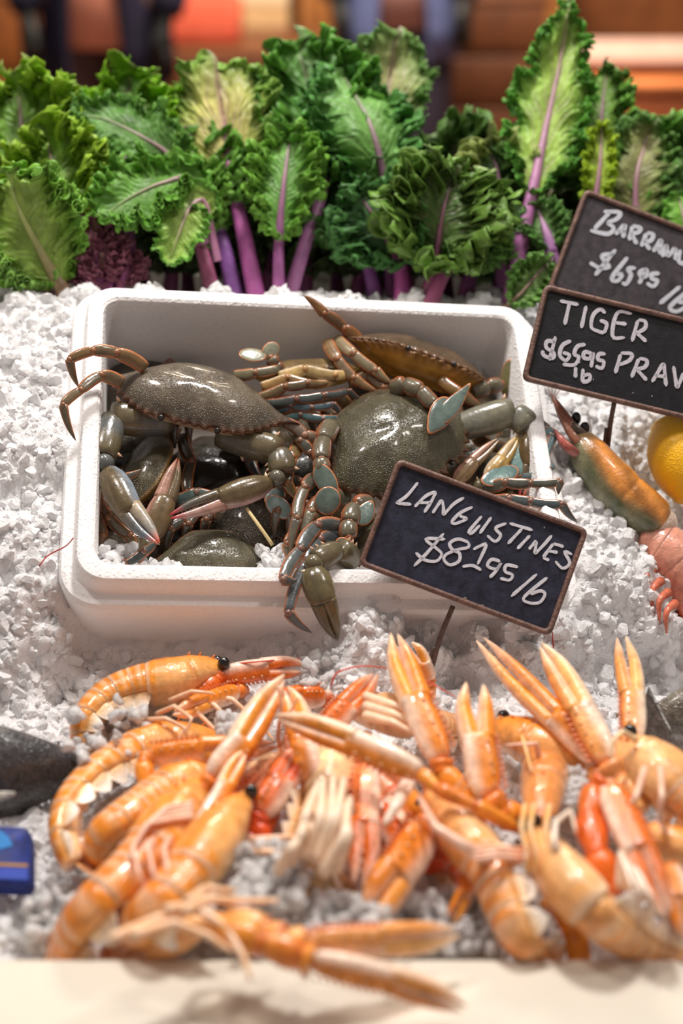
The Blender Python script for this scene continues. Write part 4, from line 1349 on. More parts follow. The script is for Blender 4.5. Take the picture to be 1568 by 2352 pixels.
# 7 right of centre, carapace to the viewer
L = lango('langoustine right of centre with white jagged flanks, tail curling at the counter', PT(1120, 2000, .05))
lango_body(L, [PT(975, 1800, .058), PT(1008, 1845, .062), PT(1075, 1925, .066), PT(1130, 2000, .062), PT(1165, 2085, .056), PT(1198, 2150, .046), PT(1240, 2195, .014), PT(1275, 2230, -.01)], nrm(V_ * .85 + RIGHT * .4 + UP * .2), .0185, up_sign=-1, legs=0, seed=7, shade=.18, tail=False)
mb = MB()
mb.loft(smooth([PT(1330, 2210, .01), PT(1322, 2150, .026), PT(1285, 2085, .032), PT(1262, 2075, .026)], 14), .008, .006, n=12, col=OR)
mb.build('tail_fan', M['lango'], L)
for k in range(3):
    lango_leg(L, [PT(1210, 1952 + 12 * k, .07), PT(1140, 1948 + 10 * k, .09), PT(1082, 1955 + 10 * k, .088)], .0025, col=ROSE)
lango_leg(L, [PT(1130, 1975, .075), PT(1060, 1940, .092), PT(1000, 1900, .096), PT(962, 1830, .086)], .0046, col=ROSE)
lango_claw(L, [PT(1190, 1905, .07), PT(1090, 1850, .09), PT(1005, 1812, .096)], PT(965, 1775, .098), PT(800, 1700, .104), PT(632, 1642, .104), .0112, flip=-1, gap=.1, armr=.0052)
lango_claw(L, [PT(1085, 1850, .06), PT(1015, 1770, .075)], PT(1012, 1745, .08), PT(950, 1600, .1), PT(897, 1455, .108), .0132, flip=1, gap=.35, armr=.0085)
lango_leg(L, [PT(935, 1800, .07), PT(910, 1850, .085), PT(882, 1895, .08)], .0056, col=WHIT)

# 8 bottom right
L = lango('large cream langoustine at the lower right, round black eye', PT(1340, 2040, .055))
lango_body(L, [PT(1215, 1895, .066), PT(1240, 1945, .07), PT(1300, 2015, .074), PT(1365, 2085, .07), PT(1430, 2140, .046), PT(1490, 2180, .026), PT(1560, 2200, .01), PT(1640, 2210, .0)], nrm(V_ * .8 + RIGHT * .35 + UP * .35), .0195, up_sign=-1, legs=0, seed=8, shade=.35, tail=False)
lango_claw(L, [PT(1410, 2060, .06), PT(1370, 1960, .075), PT(1352, 1880, .08), PT(1370, 1820, .084)], PT(1392, 1800, .088), PT(1470, 1960, .09), PT(1530, 2110, .075), .0125, flip=-1, gap=.25, armr=.0105, front=OR_D)
for k in range(3):
    lango_leg(L, [PT(1420 + 10 * k, 2040, .07), PT(1425 + 18 * k, 1960 + 18 * k, .088), PT(1452 + 22 * k, 2040 + 12 * k, .084), PT(1440 + 26 * k, 2120, .06)], .0024, col=WHIT)
lango_leg(L, [PT(1310, 1985, .08), PT(1272, 1940, .096), PT(1275, 1890, .1), PT(1310, 1860, .095), PT(1322, 1910, .09)], .0026, col=WHIT)

# 9 small dark headed, behind 8
L = lango('langoustine facing the viewer between two others, brownish head with two small eyes', PT(1240, 1860, .05))
lango_body(L, [PT(1232, 1950, .075), PT(1238, 1895, .07), PT(1245, 1835, .066), PT(1252, 1775, .045), PT(1262, 1740, .02)], nrm(RIGHT + V_ * .1), .0180, up_sign=1, legs=0, seed=9, head=.85, tail=False, flaps=False, tint=s2l(214, 140, 70))
lango_claw(L, [PT(1200, 1880, .05), PT(1150, 1870, .06)], PT(1118, 1828, .07), PT(1095, 1690, .092), PT(1070, 1568, .1), .0140, flip=1, gap=1.1, armr=.0105)
for x in (1205, 1225, 1262):
    lango_leg(L, [PT(x, 1850, .08), PT(x - 8, 1900, .095), PT(x + 6, 1960, .09), PT(x + 2, 2010, .08)], .0019, col=OR_L)

# 10 back right, round carapace
L = lango('langoustine at the back right, round orange carapace, eye to the left', PT(1210, 1700, .04))
lango_body(L, [PT(1108, 1662, .045), PT(1140, 1676, .048), PT(1205, 1702, .05), PT(1270, 1735, .046), PT(1330, 1770, .03), PT(1370, 1790, .012)], nrm(V_ * .9 - UP * .3), .0215, up_sign=1, legs=0, seed=10, head=.7, tail=False)
lango_claw(L, [PT(1330, 1800, .05), PT(1400, 1775, .056)], PT(1385, 1755, .06), PT(1270, 1645, .078), PT(1094, 1472, .09), .0116, flip=1, gap=.55, armr=.0085)
lango_leg(L, [PT(1240, 1760, .06), PT(1232, 1708, .078), PT(1160, 1712, .08)], .0024, col=ROSE)
lango_leg(L, [PT(1225, 1770, .06), PT(1198, 1690, .08), PT(1222, 1775, .078)], .0020, col=OR_L)

# 11 right edge
L = lango('pale langoustine cut by the right edge, dark eye stalk, claw standing upright', PT(1500, 1790, .05))
lango_body(L, [PT(1400, 1702, .062), PT(1440, 1730, .064), PT(1505, 1775, .066), PT(1570, 1830, .06), PT(1630, 1880, .05), PT(1680, 1930, .04)], nrm(V_ * .8 - UP * .5), .0240, up_sign=1, legs=0, seed=11, head=.62, tail=False, shade=.4)
lango_claw(L, [PT(1470, 1870, .05), PT(1420, 1790, .062)], PT(1395, 1750, .07), PT(1330, 1620, .088), PT(1243, 1476, .1), .0128, flip=-1, gap=.12, armr=.0112, front=OR_L)
lango_claw(L, [PT(1475, 1790, .05), PT(1462, 1725, .062)], PT(1455, 1700, .066), PT(1452, 1590, .082), PT(1437, 1462, .092), .0112, flip=-1, gap=.75, armr=.008, front=OR_L)
for k in range(2):
    lango_leg(L, [PT(1480 + 36 * k, 1765, .09), PT(1460 + 60 * k, 1830, .1), PT(1432 + 80 * k, 1868, .09), PT(1430 + 90 * k, 1905, .08)], .0024, col=ROSE)
lango_leg(L, [PT(1460, 1700, .09), PT(1430, 1680, .1), PT(1408, 1700, .1), PT(1402, 1745, .09)], .0022, col=PALE)

# 12 lower right corner
L = lango('orange langoustine at the right edge just below the pale one', PT(1520, 1930, .04))
lango_body(L, [PT(1440, 1905, .05), PT(1490, 1920, .052), PT(1560, 1950, .05), PT(1640, 1990, .04), PT(1690, 2010, .03)], V_, .0150, up_sign=1, legs=0, seed=12, eyes=False, head=.6, tail=False)
lango_claw(L, [PT(1560, 2040, .05), PT(1540, 2000, .06)], PT(1535, 1990, .06), PT(1560, 2070, .062), PT(1590, 2170, .05), .0105, flip=1, gap=.3)

# 13 the back of the pile, orange arms
L = lango('langoustine at the back of the pile, pale face, orange arms reaching left', PT(830, 1640, .04))
lango_body(L, [PT(770, 1640, .05), PT(820, 1632, .055), PT(880, 1640, .056), PT(940, 1655, .05), PT(1010, 1670, .035), PT(1080, 1680, .02)], nrm(V_ - UP * .2), .0180, up_sign=1, legs=0, seed=13, eyes=False, head=.5, tail=False, shade=.45)
lango_claw(L, [PT(700, 1700, .05), PT(735, 1700, .055)], PT(738, 1690, .06), PT(800, 1620, .072), PT(868, 1548, .08), .0116, flip=-1, gap=.15, front=OR_D, hue=.3)
lango_claw(L, [PT(760, 1620, .03), PT(745, 1600, .035)], PT(745, 1600, .042), PT(690, 1600, .046), PT(610, 1610, .04), .0110, flip=1, gap=.15, front=OR_D)
lango_claw(L, [PT(990, 1600, .03), PT(985, 1570, .045)], PT(985, 1560, .05), PT(968, 1520, .07), PT(945, 1475, .08), .0085, flip=-1, gap=.8)
for k in range(3):
    lango_leg(L, [PT(840, 1600 + 22 * k, .078), PT(900, 1618 + 20 * k, .09), PT(960, 1645 + 22 * k, .085)], .0036, col=mixc(WHIT, OR_L, .3))
antenna(L, [PT(760, 1575, .07), PT(775, 1545, .08), PT(830, 1530, .085), PT(890, 1535, .08)])
antenna(L, [PT(966, 1556, .07), PT(1000, 1575, .075), PT(1045, 1600, .07)])

# 14 small pieces in the middle hollow
L = lango('langoustine deep in the middle hollow, dark orange and half hidden', PT(900, 1880, .02))
lango_body(L, [PT(780, 1720, .04), PT(820, 1770, .036), PT(900, 1850, .03), PT(960, 1930, .026), PT(1010, 1990, .02), PT(1040, 2030, .01)], nrm(V_ + RIGHT * .4), .0200, up_sign=1, legs=1, seed=14, eyes=False, head=.5, tail=False, tint=OR_R)
lango_claw(L, [PT(1060, 2010, .04), PT(1085, 1990, .045)], PT(1085, 2000, .048), PT(1065, 2060, .046), PT(1032, 2128, .03), .0068, flip=1, gap=.3)
lango_claw(L, [PT(600, 1860, .03), PT(620, 1820, .04)], PT(626, 1812, .042), PT(610, 1880, .05), PT(575, 1960, .05), .0092, flip=-1, gap=.3, front=OR_R, hue=.3)

L = lango('deep red orange langoustine at the bottom of the hollow, below the broad orange claw', PT(960, 1960, .02))
lango_body(L, [PT(1060, 1960, .03), PT(1000, 1945, .03), PT(930, 1925, .028), PT(860, 1925, .024), PT(800, 1940, .02), PT(760, 1960, .012)], nrm(V_ + UP * .3), .0190, up_sign=1, legs=2, seed=24, eyes=False, head=.5, tail=False, tint=s2l(206, 78, 30), flaps=False)
lango_claw(L, [PT(1020, 1990, .03), PT(960, 1985, .036)], PT(950, 1985, .036), PT(890, 1900, .04), PT(850, 1820, .04), .0100, flip=1, gap=.3, front=OR_R, hue=.3)
L = lango('red orange langoustine low between the curled ones and the leg bundle', PT(620, 1790, .02))
lango_body(L, [PT(720, 1770, .036), PT(670, 1768, .036), PT(600, 1780, .034), PT(530, 1800, .03), PT(480, 1830, .02)], nrm(V_ + UP * .3), .0180, up_sign=1, legs=2, seed=25, eyes=False, head=.5, tail=False, tint=s2l(214, 88, 34), flaps=False)

# 15 front, its claws lie out over the ledge
zl = LEDGE_Z - TRAY_Z
L = lango('langoustine nearest the viewer whose long claws lie out over the cream ledge', PT(450, 2130, .06))
lango_body(L, [PT(500, 2115, .066), PT(450, 2128, .06), PT(390, 2150, .044), PT(335, 2180, .022), PT(290, 2212, .0)], nrm(V_ * .4 + UP), .0140, up_sign=1, legs=0, seed=15, eyes=False, head=.6, tail=False, shade=.3)
lango_claw(L, [PT(480, 2120, .085), PT(600, 2165, .085), PT(690, 2195, .08)], PT(715, 2205, .078), PT(910, 2252, .066), PT(1072, 2312, .050), .0100, flip=1, gap=.3, armr=.0095)
lango_claw(L, [PT(520, 2105, .08), PT(610, 2140, .08), PT(650, 2160, .08)], PT(700, 2168, .078), PT(880, 2160, .074), PT(1055, 2150, .062), .0115, flip=-1, gap=.35, armr=.0095, front=OR_L)
for k, pts in enumerate(([(380, 2090), (440, 2080), (520, 2130), (560, 2200), (575, 2250)], [(250, 2160), (360, 2110), (450, 2090), (520, 2105)], [(420, 2095), (480, 2065), (560, 2070), (640, 2068)], [(430, 2075), (470, 2040), (540, 2046)], [(300, 2150), (400, 2120), (480, 2150), (530, 2185)])):
    lango_leg(L, [PT(x, y, .098 - .004 * i) for i, (x, y) in enumerate(pts)], .0034, col=mixc(ROSE, OR_L, .5))

# lumps of clear ice on top of the pile
mb = MB()
pts, szs = [], []
r9 = np.random.default_rng(44)
for (x0, x1, y0, y1, h0, n) in ((150, 330, 1600, 1745, .055, 42), (700, 790, 1500, 1580, .05, 50), (540, 700, 1940, 2090, .062, 150), (700, 900, 2060, 2150, .05, 110), (880, 1130, 2050, 2180, .03, 160), (400, 500, 1760, 1830, .05, 40), (1270, 1340, 1770, 1860, .05, 70),
                                (500, 560, 1640, 1700, .05, 24), (1500, 1568, 2050, 2150, .03, 60), (60, 180, 2050, 2180, .015, 80)):
    for k in range(n):
        pts.append(PT(r9.uniform(x0, x1), r9.uniform(y0, y1), h0 + r9.uniform(-.014, .008)))
        szs.append(r9.uniform(.0035, .0095))
lumps(mb, pts, szs, r9)
o = mb.build('ice_lumps', M['ice_clear'])
tag(o, 'clear melting ice lying on and between the langoustines', 'ice', kind='stuff')
# ------------------------------------------------------------------ kale
G_MID = s2l(74, 122, 62)
G_DARK = s2l(40, 78, 48)
G_BRI = s2l(104, 150, 48)
G_PALE = s2l(142, 164, 108)
G_LIGHT = s2l(132, 172, 88)
G_GREY = s2l(124, 146, 104)
PURP = s2l(146, 84, 134)
PURP_D = s2l(98, 40, 74)
MAUVE = s2l(176, 118, 150)
TAN = s2l(150, 122, 96)


def kale(label, pts, W, s0=.35, facing=None, green=G_MID, rim=None, curl=1.0, stem=PURP, stem_r=.006, seed=0, vein=MAUVE, veinw=.5, fan=.22, cup=.25, name='kale_leaf', top=.55, droop=0.0, fold=.32, fr=9, belly=.5):
    """one leaf: pts = (x, y, distance) from the root up the midrib; W half width; s0 where the blade starts"""
    r = np.random.default_rng(seed)
    P = np.array([PD(*p) for p in pts])
    N = 96
    S = smooth(P, N)
    L = np.linalg.norm(np.diff(S, axis=0), axis=1).sum()
    S = smooth(S[:max(30, int(N * (1 - 1.15 * fan * W / L)))], N)
    T = np.gradient(S, axis=0)
    L = np.linalg.norm(np.diff(S, axis=0), axis=1).sum()
    T /= np.linalg.norm(T, axis=1)[:, None]
    face = nrm(VIEW if facing is None else facing)
    t = thing(name, S[0], label, 'kale', 'kale leaves along the back')
    u = np.linspace(0, 1, N)
    rim = green if rim is None else rim
    green, rim = green * np.array([1.42, 1.26, 1.0]), rim * np.array([1.5, 1.3, .95])
    # stalk and midrib
    rr = stem_r * np.interp(u, [0, s0, s0 + .25, .9, 1], [1.15, .85, .5, .18, .05])
    sd = np.array([nrm(np.cross(T[i], face)) for i in range(N)])
    nr = np.array([np.cross(sd[i], T[i]) for i in range(N)])
    mb = MB()
    mb.loft(S + nr * (.0012 * (u > s0))[:, None], rr, rr * .8, side=sd[0], n=12, col=lambda uu, ph: mixc(stem * (1 + .12 * math.cos(3 * ph)), mixc(vein, green, .35), np.clip((uu - s0) * 1.3, 0, .85)))
    mb.build('stem', M['kale_stem'], t)
    # blade
    ns, nt_ = (230, 61) if not name.startswith('back') else (120, 41)
    ss = np.linspace(0, 1, ns)
    tt = np.linspace(-1, 1, nt_)
    ph = r.uniform(0, 6.28, 12)
    V = np.zeros((ns, nt_, 3))
    C = np.zeros((ns, nt_, 3))
    for i, q in enumerate(ss):
        w = W * (np.sin(PI * np.clip(q, 0, 1) ** (1 / (top * 2 + .001) if False else math.log(.5) / math.log(top))) ** belly + .05 * (1 - q))
        over_ = 0
        w *= 1 + .10 * math.sin(q * 21 + ph[0]) + .08 * math.sin(q * 47 + ph[1])
        a = np.abs(tt)
        along = s0 + (1 - s0) * q + fan * a * W / L * (.5 + q * 1.1)
        x = np.clip(along, 0, 1) * (N - 1)
        base = np.stack([np.interp(x, np.arange(N), S[:, k]) for k in range(3)], 1)
        over = np.clip(along - 1, 0, None) * L
        base = base + over[:, None] * T[-1]
        k = int(np.clip(s0 + (1 - s0) * q, 0, 1) * (N - 1))
        sgn = np.sign(tt)
        pside = np.where(tt < 0, ph[2], ph[3])
        e3 = np.clip((a - .2) / .8, 0, 1) ** 1.6
        # frilled rim: loops that get shorter and tighter towards the edge
        j1 = 1.6 * mnoise.noise(Vector((q * 7, ph[7], 0.5))) + pside
        j2 = 2.2 * mnoise.noise(Vector((q * 13, ph[8], 2.5)))
        f1, f2, f3 = 2 * PI * fr * .8 * q + j1, 2 * PI * fr * 2.1 * q + j1 * 2 + j2, 2 * PI * fr * 4.6 * q + j2 * 3
        k1, k2, k3 = .19 * curl * W * e3, .15 * curl * W * e3 * a, .09 * curl * W * e3 * a ** 3
        z = k1 * np.sin(f1 + a * 2.0) + k2 * np.sin(f2 - a * 5) + k3 * np.sin(f3 + a * 11)
        zy = .35 * k1 * np.cos(f1 + a * 2.0) + .75 * k2 * np.cos(f2 - a * 5) + .8 * k3 * np.cos(f3 + a * 11)
        inw = .5 * k1 * np.cos(f1 * .7 + 1) + .8 * k2 * np.sin(f2 + 2 - a * 9) + k3 * np.cos(f3 * 1.3 + a * 14) + .10 * curl * W * e3
        z = z + cup * W * a ** 2 - droop * W * (a ** 2)
        # puckered ribs between the side veins
        vphase = q * 6.5 - a * 1.7 * (w / W + .3) + .45 * mnoise.noise(Vector((q * 5, ph[9], 1.5))) + .12 * np.sin(a * 9 + q * 21 + ph[10]) + np.where(tt < 0, .37, 0)
        rib = np.abs(vphase - np.round(vphase))
        z = z + fold * W * (np.sin(q * 5.2 + tt * 2.2 + ph[10]) * .5 + np.sin(q * 9.1 - tt * 3.7 + ph[11]) * .28) * np.clip(a * 2, 0, 1) + .028 * W * np.sin(np.clip(rib * 2, 0, 1) * PI) * np.clip(a * 3, 0, 1) * (1 - e3) + .012 * W * np.sin(q * 60 + a * 31 + ph[5]) * a
        V[i] = base + np.outer(tt * w - sgn * inw, sd[k]) + np.outer(z, nr[k]) + np.outer(zy, T[k])
        vv = np.exp(-(rib / (.05 + .03 * (1 - a))) ** 2) * np.clip(1.05 - a * 1.1, 0, 1) * veinw + np.exp(-(a * w / W / .06) ** 2) * veinw
        cc = np.outer(1 - e3, green) + np.outer(e3, rim)
        cc = cc * (1 + .12 * np.sin(q * 17 + a * 9 + ph[6]) + .10 * (r.random(nt_) - .5))[:, None]
        vv = np.clip(vv, 0, .9)[:, None]
        C[i] = cc * (1 - vv) + np.asarray(vein) * vv
    mb = MB()
    # ruffles gathered along both margins
    for sgn, col_ in ((-1, 4), (1, nt_ - 5)):
        for rep in range(2 if curl > .7 else 1):
            E0 = V[::1, col_]
            m = 420
            Q = smooth(E0[3::4], m)
            Tq = np.gradient(Q, axis=0)
            Tq /= np.maximum(1e-9, np.linalg.norm(Tq, axis=1))[:, None]
            qq = np.linspace(0, 1, m)
            ki = (np.clip(s0 + (1 - s0) * qq, 0, 1) * (N - 1)).astype(int)
            outv = sd[ki] * sgn * (1 - qq[:, None] ** 6) + T[ki] * (.25 + .75 * qq[:, None] ** 4)
            nn = nr[ki]
            tilt = (.75, -.55)[rep]
            dirv = outv * math.cos(tilt) + nn * math.sin(tilt)
            dirv /= np.linalg.norm(dirv, axis=1)[:, None]
            crs = np.cross(Tq, dirv)
            wv = np.array([1.0 + .5 * mnoise.noise(Vector((x * 14, ph[4] + rep * 3 + sgn, 4.0))) for x in qq])
            p1 = np.cumsum(wv) / m * 2 * PI * fr * 2.6 + rep + sgn
            p2 = np.cumsum(wv) / m * 2 * PI * fr * 6.3 + 2 * rep
            rw = W * .30 * min(1.3, .5 + .5 * curl) * np.clip(np.sin(PI * np.clip(qq, .04, .985)) ** .35, .05, 1) * (1 + .3 * np.sin(p1 * .37))
            R_, C_ = [], []
            for v in np.linspace(0, 1, 7):
                amp = W * .11 * curl * v
                pos = Q + dirv * (rw * v)[:, None] + crs * (amp * (np.sin(p1) + .6 * v * np.sin(p2)))[:, None] + Tq * (amp * (.8 * np.cos(p1 + .8 * v) + .5 * v * np.cos(p2)))[:, None] - dirv * (amp * .5 * v * np.cos(p1 * 1.3))[:, None]
                R_.append(pos)
                C_.append(np.tile(rim * (.86 + .3 * v), (m, 1)) * (1 + .10 * np.sin(p1 * .23 + ph[3]))[:, None])
            mb.rings(np.array(R_), np.array(C_), cap0=False, cap1=False, closed=False)
    mb.rings(V, C, cap0=False, cap1=False, closed=False)
    b = mb.build('blade', M['kale'], t)
    so = b.modifiers.new('thickness', 'SOLIDIFY')
    so.thickness = 0.0006
    return t


LF = cv(-.5, 0, 1)
RF = cv(.5, 0, 1)
DN = cv(0, .7, .7)
KL = (
    # label, pts, W, kwargs
    ('tall pale green kale leaf with purple midrib, highest above the box', [(1168, 700, 1.46), (1196, 560, 1.46), (1222, 440, 1.47), (1256, 280, 1.49), (1288, 130, 1.5), (1306, 14, 1.5)], .0395, dict(s0=.36, green=s2l(135, 170, 86), rim=s2l(70, 128, 52), stem=s2l(164, 100, 150), stem_r=.0078, seed=1, vein=s2l(176, 128, 152), fan=.7, curl=.8, cup=.12, top=.42, veinw=.55, fr=8, belly=.75)),
    ('pale backed fan shaped kale leaf with bright purple stalk behind the left of the box', [(590, 690, 1.45), (560, 540, 1.45), (538, 440, 1.46), (520, 330, 1.48), (498, 165, 1.5)], .056, dict(s0=.5, green=s2l(163, 166, 110), rim=s2l(98, 140, 66), stem=s2l(158, 82, 140), stem_r=.0085, seed=2, vein=s2l(172, 104, 146), fan=.9, curl=.55, cup=.1, top=.62, fr=7)),
    ('broad curly kale leaf on a leaning lilac stalk, centre of the row', [(662, 690, 1.46), (700, 560, 1.46), (745, 410, 1.48), (730, 270, 1.51), (690, 130, 1.54)], .060, dict(s0=.46, green=s2l(69, 116, 58), rim=s2l(70, 124, 48), stem=s2l(170, 112, 158), stem_r=.007, seed=3, fan=.5, curl=1.1, veinw=.25)),
    ('large folded kale leaf right of centre, smooth veined face', [(900, 690, 1.5), (890, 560, 1.5), (880, 420, 1.47), (850, 290, 1.46), (780, 160, 1.5)], .054, dict(s0=.42, green=s2l(93, 143, 78), rim=s2l(64, 118, 62), stem=PURP, seed=4, facing=cv(.25, .45, 1), curl=.8, vein=s2l(150, 176, 120), veinw=.4, droop=.5)),
    ('grey green fan of kale standing up behind the large folded leaf', [(840, 520, 1.54), (858, 400, 1.54), (880, 270, 1.55), (905, 105, 1.56)], .046, dict(s0=.3, green=s2l(143, 156, 112), rim=s2l(84, 126, 74), stem=MAUVE, seed=5, curl=.6, fan=.9, top=.66, fr=6)),
    ('bright green curly kale at the far upper left', [(70, 600, 1.47), (62, 460, 1.47), (52, 320, 1.49), (40, 190, 1.5)], .062, dict(s0=.3, green=s2l(88, 133, 52), rim=s2l(112, 154, 44), seed=6, curl=1.25, veinw=.2)),
    ('pale flat kale leaf drooping forward at the left edge', [(172, 715, 1.40), (128, 640, 1.40), (84, 560, 1.385), (44, 480, 1.37), (20, 400, 1.37)], .052, dict(s0=.2, green=s2l(129, 164, 82), rim=s2l(96, 148, 60), stem=TAN, stem_r=.009, seed=7, facing=cv(-.2, .3, 1), curl=.75, vein=s2l(168, 184, 116), veinw=.5, droop=.3, fr=7)),
    ('yellow green frilled kale leaf above the drooping pale one', [(160, 640, 1.43), (150, 520, 1.43), (128, 420, 1.43), (108, 310, 1.45)], .046, dict(s0=.3, green=s2l(99, 143, 56), rim=s2l(120, 160, 52), stem=TAN, seed=8, curl=1.25, veinw=.2)),
    ('upright kale leaf with bright green crest, second from the left', [(300, 640, 1.5), (296, 470, 1.5), (285, 310, 1.52), (300, 185, 1.54)], .056, dict(s0=.35, green=s2l(78, 126, 56), rim=s2l(104, 156, 34), seed=9, curl=1.1, veinw=.3)),
    ('dark veined kale leaf lying sideways below the bright crest', [(470, 480, 1.47), (400, 370, 1.47), (330, 318, 1.46), (240, 275, 1.46), (170, 262, 1.46)], .036, dict(s0=.25, green=s2l(73, 116, 62), rim=s2l(80, 130, 62), stem=MAUVE, stem_r=.004, seed=10, facing=cv(0, .5, 1), curl=.7, vein=s2l(150, 168, 122), veinw=.45, fr=6)),
    ('kale leaf bending down to the left, above the purple rosette', [(470, 560, 1.44), (442, 420, 1.43), (380, 420, 1.42), (300, 455, 1.41), (228, 505, 1.40)], .037, dict(s0=.3, green=s2l(80, 128, 58), rim=s2l(88, 144, 60), stem=MAUVE, stem_r=.004, seed=11, facing=cv(.1, .6, .8), curl=.9, vein=s2l(150, 178, 110), veinw=.4, fr=6)),
    ('small pale kale leaf hanging straight down beside it', [(500, 600, 1.43), (470, 470, 1.42), (436, 480, 1.41), (410, 540, 1.40), (388, 606, 1.40)], .026, dict(s0=.34, green=s2l(131, 166, 88), rim=s2l(88, 146, 62), stem=MAUVE, stem_r=.004, seed=12, facing=cv(.2, .5, .9), curl=.6, vein=s2l(180, 190, 130), veinw=.4, fr=5)),
    ('curly kale leaf between the fan and the lilac stalk', [(640, 690, 1.44), (640, 560, 1.44), (652, 420, 1.44), (668, 300, 1.46)], .033, dict(s0=.34, green=s2l(86, 139, 66), rim=s2l(96, 150, 62), seed=13, stem=PURP, curl=1.15, veinw=.2)),
    ('dark tightly curled kale clump low in front, right of centre', [(975, 690, 1.45), (1000, 600, 1.44), (1014, 500, 1.43), (1040, 400, 1.44)], .054, dict(s0=.25, green=s2l(69, 97, 54), rim=s2l(84, 122, 58), seed=14, stem=s2l(140, 70, 104), curl=1.5, veinw=.15, fr=11)),
    ('dark kale leaf under the large folded one, blueish green', [(925, 690, 1.46), (915, 600, 1.46), (872, 520, 1.45), (820, 440, 1.45)], .044, dict(s0=.3, green=s2l(59, 101, 66), rim=s2l(66, 116, 70), seed=15, stem=s2l(156, 70, 128), stem_r=.0085, curl=1.2, veinw=.15)),
    ('dark kale leaf behind, right of the grey fan', [(1080, 660, 1.52), (1080, 520, 1.52), (1062, 390, 1.53), (1030, 335, 1.55)], .056, dict(s0=.25, green=s2l(65, 91, 52), rim=s2l(70, 106, 58), seed=16, curl=1.4, veinw=.12, fr=10)),
    ('kale leaf with folded pale lip, left of the tall leaf', [(1150, 660, 1.5), (1150, 500, 1.5), (1140, 390, 1.5), (1110, 330, 1.5)], .046, dict(s0=.25, green=s2l(61, 95, 56), rim=s2l(126, 148, 96), seed=17, curl=1.1, veinw=.15, facing=cv(.2, .5, .8))),
    ('thin frilled kale strip right of the tall leaf', [(1310, 700, 1.52), (1340, 520, 1.52), (1370, 350, 1.53), (1392, 160, 1.55)], .030, dict(s0=.4, green=s2l(97, 137, 66), rim=s2l(78, 126, 54), seed=18, curl=1.3, fr=12, veinw=.2)),
    ('yellow green frill of kale beside the strip, over the back sign', [(1340, 600, 1.47), (1362, 480, 1.47), (1376, 390, 1.47), (1382, 282, 1.48)], .016, dict(s0=.25, green=s2l(131, 162, 60), rim=s2l(132, 168, 44), seed=19, curl=1.3, fr=9, veinw=.1)),
    ('dull kale leaf with pinkish back, behind the back sign', [(1470, 640, 1.5), (1460, 500, 1.5), (1462, 400, 1.5), (1490, 300, 1.52)], .040, dict(s0=.3, green=s2l(122, 133, 92), rim=s2l(72, 116, 60), stem=MAUVE, seed=20, vein=s2l(150, 120, 116), curl=.9, veinw=.5)),
    ('curly dark kale at the far right edge', [(1560, 660, 1.54), (1552, 520, 1.54), (1530, 380, 1.55), (1524, 310, 1.56)], .060, dict(s0=.25, green=s2l(69, 114, 54), rim=s2l(82, 134, 58), seed=21, curl=1.3, veinw=.15)),
    ('bright smooth kale leaf at the right edge above the back sign', [(1600, 640, 1.46), (1590, 570, 1.46), (1572, 510, 1.46), (1556, 450, 1.47)], .022, dict(s0=.25, green=s2l(105, 164, 66), rim=s2l(90, 150, 62), seed=22, curl=.5, veinw=.3)),
    ('lilac stalked small kale leaf beside the back sign', [(1290, 660, 1.46), (1270, 600, 1.46), (1256, 540, 1.46), (1230, 470, 1.47)], .022, dict(s0=.45, green=s2l(78, 120, 66), rim=s2l(80, 128, 70), stem=s2l(176, 122, 178), stem_r=.008, seed=23, curl=1.0)),
    ('short kale leaf low between the tall stalk and the box', [(1140, 720, 1.42), (1190, 680, 1.42), (1225, 640, 1.42), (1262, 600, 1.42)], .020, dict(s0=.2, green=s2l(86, 126, 66), rim=s2l(88, 136, 72), stem=TAN, stem_r=.003, seed=24, curl=1.0)),
    ('kale leaf low behind the box corner, purple stalk leaning right', [(985, 705, 1.44), (1012, 640, 1.44), (1060, 570, 1.45), (1120, 500, 1.46)], .036, dict(s0=.4, green=s2l(78, 114, 62), rim=s2l(80, 122, 66), stem=s2l(150, 76, 112), stem_r=.008, seed=25, curl=1.3)),
    ('second stalked kale leaf beside the bright purple stalk', [(540, 680, 1.46), (512, 560, 1.46), (480, 450, 1.48), (440, 330, 1.5)], .046, dict(s0=.4, green=s2l(73, 116, 58), rim=s2l(80, 130, 56), stem=s2l(128, 80, 146), stem_r=.008, seed=26, curl=1.2)),
    ('kale leaf with a plum stalk left of the bright purple one', [(492, 690, 1.45), (468, 590, 1.45), (440, 490, 1.46), (420, 380, 1.48)], .040, dict(s0=.4, green=s2l(73, 118, 56), rim=s2l(88, 138, 58), stem=s2l(158, 86, 118), stem_r=.0075, seed=27, curl=1.2)),
    ('kale leaf with violet stalk behind the centre of the box', [(862, 690, 1.48), (845, 610, 1.48), (812, 520, 1.49), (780, 400, 1.5)], .050, dict(s0=.4, green=s2l(59, 97, 58), rim=s2l(66, 112, 62), stem=s2l(132, 74, 138), stem_r=.007, seed=28, curl=1.2, veinw=.15)),
    ('kale leaf low at the left edge, frilled, touching the ice', [(120, 690, 1.41), (90, 640, 1.40), (40, 610, 1.39), (-20, 590, 1.38)], .024, dict(s0=.2, green=s2l(101, 147, 70), rim=s2l(110, 156, 84), stem=TAN, stem_r=.004, seed=29, curl=1.1, facing=cv(0, .6, .8))),
)
for lab, pts, W, kw in KL:
    kale(lab, pts, W, **kw)

